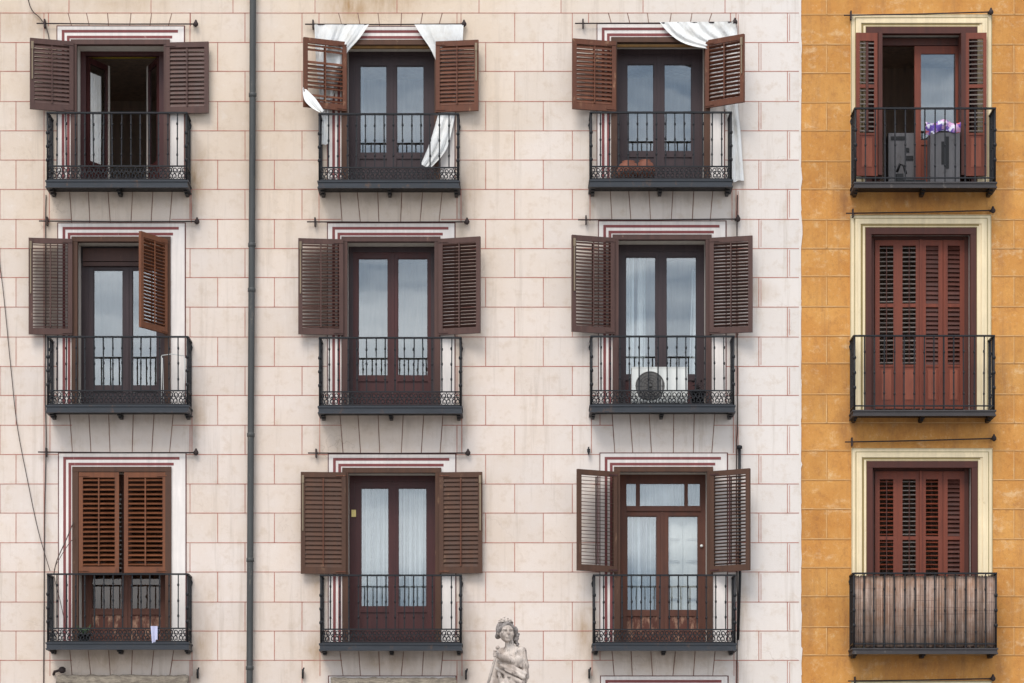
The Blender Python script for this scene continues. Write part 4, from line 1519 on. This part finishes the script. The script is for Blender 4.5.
# reed screen behind the lowest ochre railing
q = MB()
x0, x1 = sx(855, .39), sx(995, .39)
zt, zb = sz(575, .39), sz(648, .39) + .01
nc = 150
nb = 14
for i in range(nc):
    u = i / (nc - 1)
    x = x0 + (x1 - x0) * u
    bulge = .012 * abs(math.sin(math.pi * nb * u))
    y = -.375 - bulge
    q.tube([(x, y, zb + random.uniform(0, .02)), (x + random.uniform(-.004, .004), y + random.uniform(-.004, .004), (zb + zt) / 2), (x, y, zt - random.uniform(0, .02))], .0072, 5, 0, random.uniform(.45, 1.25))
for side in (855.2, 994.8):
    xs_ = sx(side, .3)
    for j in range(22):
        y = -.36 + j * .0155
        q.tube([(xs_, y, zb), (xs_, y, zt)], .0072, 5, 0, random.uniform(.6, 1.1))
tag(recentre(q.build('reed_screen', m_reed)), 'greyish brown reed screen lining the lowest railing of the orange building', 'reed screen')

# esparto blinds at the bottom edge
for x0_, x1_, y, lb in ((57, 188, 675, 'rolled esparto blind below the lowest left balcony'), (331.5, 457, 677.5, 'rolled esparto blind below the lowest middle balcony')):
    t = thing('esparto_blind', lb, 'blind', U((x0_ + x1_) / 2, 985, .05), 'esparto blinds')
    q = MB()
    r_ = .09
    c0 = U(x0_, y, .1)
    c1 = U(x1_, y, .1)
    n = 40
    pts = [c0.lerp(c1, k / n) + Vector((0, 0, -r_ + random.uniform(-.008, .008))) for k in range(n + 1)]
    q.tube(pts, [r_ + random.uniform(-.006, .006) for _ in pts], 14)
    part(q, 'blind_roll', m_esparto, t)
    q = MB()
    P = [[Vector((sx(x0_ + 3 + (x1_ - x0_ - 6) * s), -.09 - .012 * math.sin(11 * s + 4 * v), c0.z - .1 - 2.2 * v)) for s in [k / 16 for k in range(17)]] for v in [k / 12 for k in range(13)]]
    q.grid(P, 0, 1, .015)
    part(q, 'blind_sheet', m_esparto, t)
q = MB()
p = U(58, 671, .1)
q.lathe(p + Vector((.06, 0, -.03)), [(.02, 0), (.05, .02), (.05, .07), (.02, .09)], 10)
q.tube([p + Vector((-.08, .1, -.04)), p + Vector((-.05, 0, -.01)), p + Vector((.06, 0, .02))], .02, 8)
sub(q, 'rod_bracket', m_rod, cream)

# ------------------------------------------------------------------ the statue in front
SD = 3.0
SX, STOP = sx(509, SD), sz(620.5, SD)
SB = STOP - 2.0


def build_statue():
    h = .0095
    xs = np.arange(-.42, .42, h)
    ys = np.arange(-.42, .40, h)
    zs = np.arange(-.02, 2.05, h)
    X, Y, Zg = np.meshgrid(xs, ys, zs, indexing='ij')
    X, Y, Zg = X.astype(np.float32), Y.astype(np.float32), Zg.astype(np.float32)

    def ell(c, r):
        q0 = np.sqrt(((X - c[0]) / r[0]) ** 2 + ((Y - c[1]) / r[1]) ** 2 + ((Zg - c[2]) / r[2]) ** 2)
        return (q0 - 1) * min(r)

    def cap(a, b_, ra, rb):
        a, b_ = np.array(a), np.array(b_)
        ab = b_ - a
        t = np.clip(((X - a[0]) * ab[0] + (Y - a[1]) * ab[1] + (Zg - a[2]) * ab[2]) / (ab @ ab), 0, 1)
        return np.sqrt((X - a[0] - ab[0] * t) ** 2 + (Y - a[1] - ab[1] * t) ** 2 + (Zg - a[2] - ab[2] * t) ** 2) - (ra + (rb - ra) * t)

    def un(a, b_, k=.03):
        hh = np.clip(.5 + .5 * (b_ - a) / k, 0, 1)
        return b_ + (a - b_) * hh - k * hh * (1 - hh)

    def di(a, b_, k=.012):
        return -un(-a, b_, k)
    # draped skirt with folds
    th = np.arctan2(Y - .02, X)
    rad = np.sqrt((X / 1.05) ** 2 + ((Y - .02) / .85) ** 2)
    tz = np.clip(Zg / 1.2, 0, 1)
    rr = .30 - .09 * tz + (.018 * np.sin(15 * th + 3 * Zg) + .012 * np.sin(23 * th - 4 * Zg)) * (1 - .4 * tz)
    D = np.maximum((rad - rr) * .8, np.maximum(-Zg, Zg - 1.22))
    # trunk
    D = un(D, ell((.03, .03, 1.28), (.17, .125, .22)), .06)
    D = un(D, ell((.045, .03, 1.48), (.165, .115, .17)), .06)
    D = un(D, cap((-.10, .05, 1.585), (.17, .02, 1.60), .055, .06), .05)
    D = un(D, ell((-.02, -.075, 1.47), (.07, .06, .07)), .03)
    D = un(D, ell((.11, -.085, 1.46), (.075, .065, .07)), .03)
    # neck
    D = un(D, cap((.015, .02, 1.58), (0, 0, 1.80), .064, .054), .03)
    # her left arm (right in the view): upper arm, forearm across, hand
    D = un(D, cap((.16, .02, 1.57), (.205, -.03, 1.40), .066, .058), .03)
    D = un(D, cap((.205, -.04, 1.385), (-.15, -.20, 1.52), .058, .036), .02)
    # her right arm behind the sceptre
    D = un(D, cap((-.115, .05, 1.57), (-.20, .0, 1.30), .06, .05), .03)
    D = un(D, cap((-.20, .0, 1.30), (-.20, -.12, 1.08), .05, .04), .03)
    # palm and five fingers closing on the sceptre
    D = un(D, ell((-.172, -.220, 1.535), (.040, .028, .048)), .012)
    for i, (dz, ln_) in enumerate(((.042, .062), (.018, .068), (-.006, .064), (-.028, .052))):
        k0 = np.array((-.190, -.236, 1.535 + dz))
        k1 = k0 + np.array((-.006, -.038, .004))
        k2 = k1 + np.array((.030, -.008, -.004)) * (ln_ / .06)
        D = un(D, cap(k0, k1, .0125, .0115), .005)
        D = un(D, cap(k1, k2, .0115, .0095), .004)
    D = un(D, cap((-.155, -.236, 1.56), (-.160, -.262, 1.594), .013, .010), .006)
    # drapery: shoulder strap, neckline, sweeping folds round the elbow
    for a, b_, r0, r1 in (((.09, -.06, 1.63), (.06, -.125, 1.38), .016, .02), ((.20, -.045, 1.60), (.235, -.07, 1.40), .012, .016),
                          ((.10, -.055, 1.60), (.18, .0, 1.612), .022, .026), ((-.10, -.03, 1.57), (.03, -.125, 1.41), .014, .016),
                          ((-.13, -.13, 1.45), (.21, -.12, 1.285), .030, .036), ((-.10, -.16, 1.395), (.19, -.15, 1.235), .024, .03),
                          ((-.16, -.10, 1.36), (.16, -.17, 1.17), .024, .03), ((.20, -.06, 1.32), (.205, -.06, 1.20), .045, .04),
                          ((.215, -.01, 1.42), (.225, .03, 1.26), .035, .045), ((-.13, -.08, 1.30), (-.06, -.17, 1.02), .026, .03),
                          ((-.05, -.12, 1.30), (.02, -.18, .98), .022, .028), ((.05, -.13, 1.26), (.09, -.18, .96), .022, .028),
                          ((.19, -.11, 1.24), (.16, -.15, .95), .026, .03), ((-.06, -.05, 1.56), (.05, -.125, 1.43), .013, .015), ((.13, -.04, 1.60), (.09, -.135, 1.40), .012, .014),
                          ((.17, -.03, 1.60), (.16, -.12, 1.38), .012, .014), ((-.09, -.06, 1.53), (.0, -.14, 1.38), .012, .014), ((-.05, -.17, 1.33), (.10, -.18, 1.26), .012, .014)):
        D = un(D, cap(a, b_, r0, r1), .014)
    # head: turned a little to the viewer's left
    HS = 1.18
    Xs, Ys = (X + .040) / HS, Y / HS
    Zh = 1.745 + (Zg - 1.722) / 1.07
    a = math.radians(-14)
    ca, sa = math.cos(a), math.sin(a)
    Xr, Yr = (Xs * ca - Ys * sa), (Xs * sa + Ys * ca)

    def hell(c, r):
        q0 = np.sqrt(((Xr - c[0]) / r[0]) ** 2 + ((Yr - c[1]) / r[1]) ** 2 + ((Zh - c[2]) / r[2]) ** 2)
        return (q0 - 1) * min(r)

    def hcap(p, q_, ra, rb):
        p, q_ = np.array(p), np.array(q_)
        ab = q_ - p
        t = np.clip(((Xr - p[0]) * ab[0] + (Yr - p[1]) * ab[1] + (Zh - p[2]) * ab[2]) / (ab @ ab), 0, 1)
        return np.sqrt((Xr - p[0] - ab[0] * t) ** 2 + (Yr - p[1] - ab[1] * t) ** 2 + (Zh - p[2] - ab[2] * t) ** 2) - (ra + (rb - ra) * t)
    Hd = hell((0, 0, 1.885), (.088, .105, .105))
    Hd = un(Hd, hell((0, -.03, 1.82), (.070, .075, .085)), .03)
    Hd = un(Hd, hell((0, -.088, 1.757), (.026, .020, .022)), .02)
    for s in (-1, 1):
        Hd = di(Hd, hell((s * .035, -.108, 1.868), (.026, .028, .018)), .008)
        Hd = un(Hd, hell((s * .034, -.086, 1.866), (.016, .012, .009)), .004)
        Hd = un(Hd, hcap((s * .015, -.106, 1.888), (s * .055, -.092, 1.888), .008, .006), .008)
        Hd = un(Hd, hell((s * .05, -.075, 1.825), (.024, .022, .024)), .02)
        Hd = un(Hd, hell((s * .089, .005, 1.85), (.012, .02, .03)), .008)
    Hd = un(Hd, hcap((0, -.106, 1.885), (0, -.130, 1.832), .009, .015), .009)
    Hd = di(Hd, hcap((-.024, -.112, 1.797), (.024, -.112, 1.797), .009, .009), .005)
    Hd = un(Hd, hcap((-.018, -.106, 1.788), (.018, -.106, 1.788), .009, .009), .006)
    Hd = un(Hd, hcap((-.016, -.107, 1.806), (.016, -.107, 1.806), .007, .007), .005)
    Hd = Hd * HS
    D = un(D, Hd, .02)
    # hair: wavy masses parted in the middle, bun behind and ringlets at the side
    rng = random.Random(4)
    Hr = None
    for s in (-1, 1):
        for i in range(7):
            a0 = np.array((s * .008 * i, -.075 + .02 * i, 1.965 + .005 * i))
            b0 = np.array((s * ((.098 if s > 0 else .066) + (.003 if s > 0 else .001) * i), -.04 + .022 * i, 1.885 - .012 * i))
            c0 = np.array((s * ((.100 if s > 0 else .052) + (.003 if s > 0 else .0005) * i), .0 + .022 * i, (1.80 if s > 0 else 1.84) - .004 * i))
            q0 = un(hcap(a0, b0, .024, .030), hcap(b0, c0, .030, .024), .01)
            Hr = q0 if Hr is None else un(Hr, q0, .008)
    Hr = un(Hr, hell((0, .035, 1.905), (.105, .11, .105)), .02)
    Hr = un(Hr, hell((.03, .13, 1.84), (.07, .07, .07)), .02)
    for i in range(9):
        bx_, bz_ = .095 + rng.uniform(-.012, .035), 1.90 - .026 * i
        Hr = un(Hr, ell((bx_ - .01, .03 + rng.uniform(-.04, .03), bz_), (.028, .03, .022)), .006)
    for i in range(4):
        Hr = un(Hr, ell((.105 + rng.uniform(-.01, .012), .0, 1.76 - .028 * i), (.022, .022, .020)), .006)
    Hr = np.maximum(Hr, -(Hd + .012))
    return surface_nets(D, (xs[0], ys[0], zs[0]), h), surface_nets(Hr, (xs[0], ys[0], zs[0]), h)


def surface_nets(D, org, h):
    ins = D < 0
    nx, ny, nz = D.shape
    acc = np.zeros((nx - 1, ny - 1, nz - 1, 3), np.float32)
    cnt = np.zeros((nx - 1, ny - 1, nz - 1), np.float32)
    corners = [(i, j, k) for i in (0, 1) for j in (0, 1) for k in (0, 1)]

    def sl(c):
        return (slice(c[0], nx - 1 + c[0]), slice(c[1], ny - 1 + c[1]), slice(c[2], nz - 1 + c[2]))
    for c0 in corners:
        for ax in range(3):
            if c0[ax]:
                continue
            c1 = tuple(c0[i] + (1 if i == ax else 0) for i in range(3))
            A_, B_ = D[sl(c0)], D[sl(c1)]
            m = (A_ < 0) != (B_ < 0)
            t = np.where(m, A_ / np.where(m, A_ - B_, 1), 0)
            for q in range(3):
                acc[..., q] += np.where(m, c0[q] + (t if q == ax else 0), 0)
            cnt += m
    cell = cnt > 0
    idx = -np.ones(cell.shape, np.int64)
    ii = np.argwhere(cell)
    idx[cell] = np.arange(len(ii))
    V = (ii + acc[cell] / cnt[cell][:, None]) * h + np.array(org)
    F = []
    for ax in range(3):
        o1, o2 = (ax + 1) % 3, (ax + 2) % 3
        a = [slice(None)] * 3
        b_ = [slice(None)] * 3
        a[ax], b_[ax] = slice(0, D.shape[ax] - 1), slice(1, D.shape[ax])
        m = ins[tuple(a)] != ins[tuple(b_)]
        E = np.argwhere(m)
        keep = (E[:, o1] > 0) & (E[:, o2] > 0) & (E[:, o1] < D.shape[o1] - 1) & (E[:, o2] < D.shape[o2] - 1)
        E = E[keep]
        s = ins[tuple(a)][tuple(E.T)]
        quad = []
        for d1, d2 in ((-1, -1), (0, -1), (0, 0), (-1, 0)):
            q = E.copy()
            q[:, o1] += d1
            q[:, o2] += d2
            quad.append(idx[tuple(q.T)])
        Q = np.stack(quad, 1)
        Q = np.where(s[:, None], Q, Q[:, ::-1])
        F.append(Q)
    return V, np.concatenate(F)


(V, F), (HV, HF) = build_statue()
st = thing('statue', 'weathered stone statue of a crowned woman in draped robe holding a sceptre', 'statue', (SX, -SD, 0))
me = bpy.data.meshes.new('figure')
me.from_pydata(V.tolist(), [], F.tolist())
me.materials.append(m_stone)
me.polygons.foreach_set('use_smooth', [True] * len(me.polygons))
me.update()
fo = bpy.data.objects.new('figure', me)
C.objects.link(fo)
fo.parent = st
fo.location = (0, 0, SB)
me = bpy.data.meshes.new('hair')
me.from_pydata(HV.tolist(), [], HF.tolist())
me.materials.append(m_stone_dark)
me.polygons.foreach_set('use_smooth', [True] * len(me.polygons))
me.update()
ho = bpy.data.objects.new('hair', me)
C.objects.link(ho)
ho.parent = st
ho.location = (0, 0, SB)
q = MB()
B = Vector((SX, -SD, SB))
q.tube([B + Vector((-.150, -.262, 1.60)), B + Vector((-.187, -.265, 1.46)), B + Vector((-.30, -.26, 1.06))], [.014, .017, .018], 8)
q.lathe(B + Vector((-.149, -.262, 1.598)), [(.008, 0), (.026, .012), (.028, .03), (.014, .046), (.006, .05)], 10)
sub(q, 'sceptre', m_stone, st)
q = MB()
n = 22
CR = .088


def crown_pt(a, r=CR):
    x, y = r * math.cos(a), r * 1.05 * math.sin(a) + .01
    return B + Vector((x - .042, y, 1.972 - .10 * (y - .02)))


for k in range(n):
    a0, a1 = 2 * math.pi * k / n, 2 * math.pi * (k + 1) / n
    q.tube([crown_pt(a0), crown_pt(a1)], .012, 6)
for k in range(5):
    a0 = math.radians(-90 - 12 + (k - 2) * 30)
    hgt_ = (.022, .034, .05, .034, .022)[k]
    q.tube([crown_pt(a0), crown_pt(a0) + Vector((0, 0, hgt_))], [.015, .008], 6)
    q.lathe(crown_pt(a0) + Vector((0, 0, hgt_ - .008)), [(.004, 0), (.014, .007), (.014, .015), (.004, .022)], 8)
sub(q, 'crown', m_stone, st)
q = MB()
zt_ = SB + .01
q.box(SX - .36, SX + .36, -SD - .36, -SD + .36, SB - .12, zt_)
q.box(SX - .46, SX + .46, -SD - .46, -SD + .46, SB - .22, SB - .12)
q.box(SX - .40, SX + .40, -SD - .40, -SD + .40, .5, SB - .22)
q.box(SX - .48, SX + .48, -SD - .48, -SD + .48, .38, .5)
q.box(SX - .6, SX + .6, -SD - .6, -SD + .6, 0, .38)
sub(q, 'pedestal', m_stone, st)

# ------------------------------------------------------------------ light
SUN_EL, SUN_AZ = R(52), R(200)      # azimuth: direction the light comes from, turned from +y clockwise
W = bpy.data.worlds.new('World')
S.world = W
W.use_nodes = True
nt = W.node_tree
bg = nt.nodes['Background']
sky = nt.nodes.new('ShaderNodeTexSky')
sky.sky_type = 'NISHITA'
sky.sun_disc = False
sky.sun_elevation = SUN_EL
sky.sun_rotation = SUN_AZ
sky.air_density = 1.0
sky.dust_density = 2.0
tc = nt.nodes.new('ShaderNodeTexCoord')
mp = nt.nodes.new('ShaderNodeMapping')
mp.inputs['Scale'].default_value = (1.3, 1.3, 5.0)
nt.links.new(tc.outputs['Generated'], mp.inputs[0])
cn = nt.nodes.new('ShaderNodeTexNoise')
cn.inputs['Scale'].default_value = 5.5
cn.inputs['Detail'].default_value = 7
cn.inputs['Roughness'].default_value = 0.55
nt.links.new(mp.outputs[0], cn.inputs['Vector'])
sp = nt.nodes.new('ShaderNodeSeparateXYZ')
nt.links.new(tc.outputs['Generated'], sp.inputs[0])
lowb = ramp(nt, sp.outputs[2], 0.10, 0.26, 0.20, -0.01)      # brighter cloud towards the horizon
lowb = mul(nt, lowb, ramp(nt, sp.outputs[2], 0.07, 0.155, -0.26, 0.0), 'ADD')     # added dark band low in the sky, dims reflections in the lower panes
cl = mixc(nt, (2.6, 3.3, 4.2, 1), (10.4, 10.5, 10.6, 1), ramp(nt, mul(nt, cn.outputs['Fac'], lowb, 'ADD'), 0.44, 0.66))
col = mixc(nt, sky.outputs[0], cl, 0.85)
nt.links.new(col, bg.inputs['Color'])
bg.inputs['Strength'].default_value = 0.12
sl = bpy.data.lights.new('sun', 'SUN')
sl.energy = 1.3
sl.angle = R(28)
sl.color = (1.0, 0.96, 0.91)
so = bpy.data.objects.new('sun', sl)
C.objects.link(so)
dirv = Vector((math.sin(SUN_AZ) * math.cos(SUN_EL), math.cos(SUN_AZ) * math.cos(SUN_EL), math.sin(SUN_EL)))
so.rotation_euler = dirv.to_track_quat('Z', 'Y').to_euler()
so.location = dirv * 60

# ------------------------------------------------------------------ camera
cd = bpy.data.cameras.new('camera')
cam = bpy.data.objects.new('camera', cd)
C.objects.link(cam)
cam.location = (0, -DIST, EYE)
cam.rotation_euler = (R(90), 0, 0)
cd.sensor_width = 36
cd.lens = 36 * DIST * PPM / 1024.0
cd.shift_x = 0.0
cd.shift_y = (YV - 341.5) / 1024.0
cd.clip_end = 2000
S.camera = cam
S.view_settings.view_transform = 'Standard'
S.view_settings.look = 'None'
S.view_settings.gamma = 1.0
S.view_settings.exposure = 0.97
S.cycles.transparent_max_bounces = 16
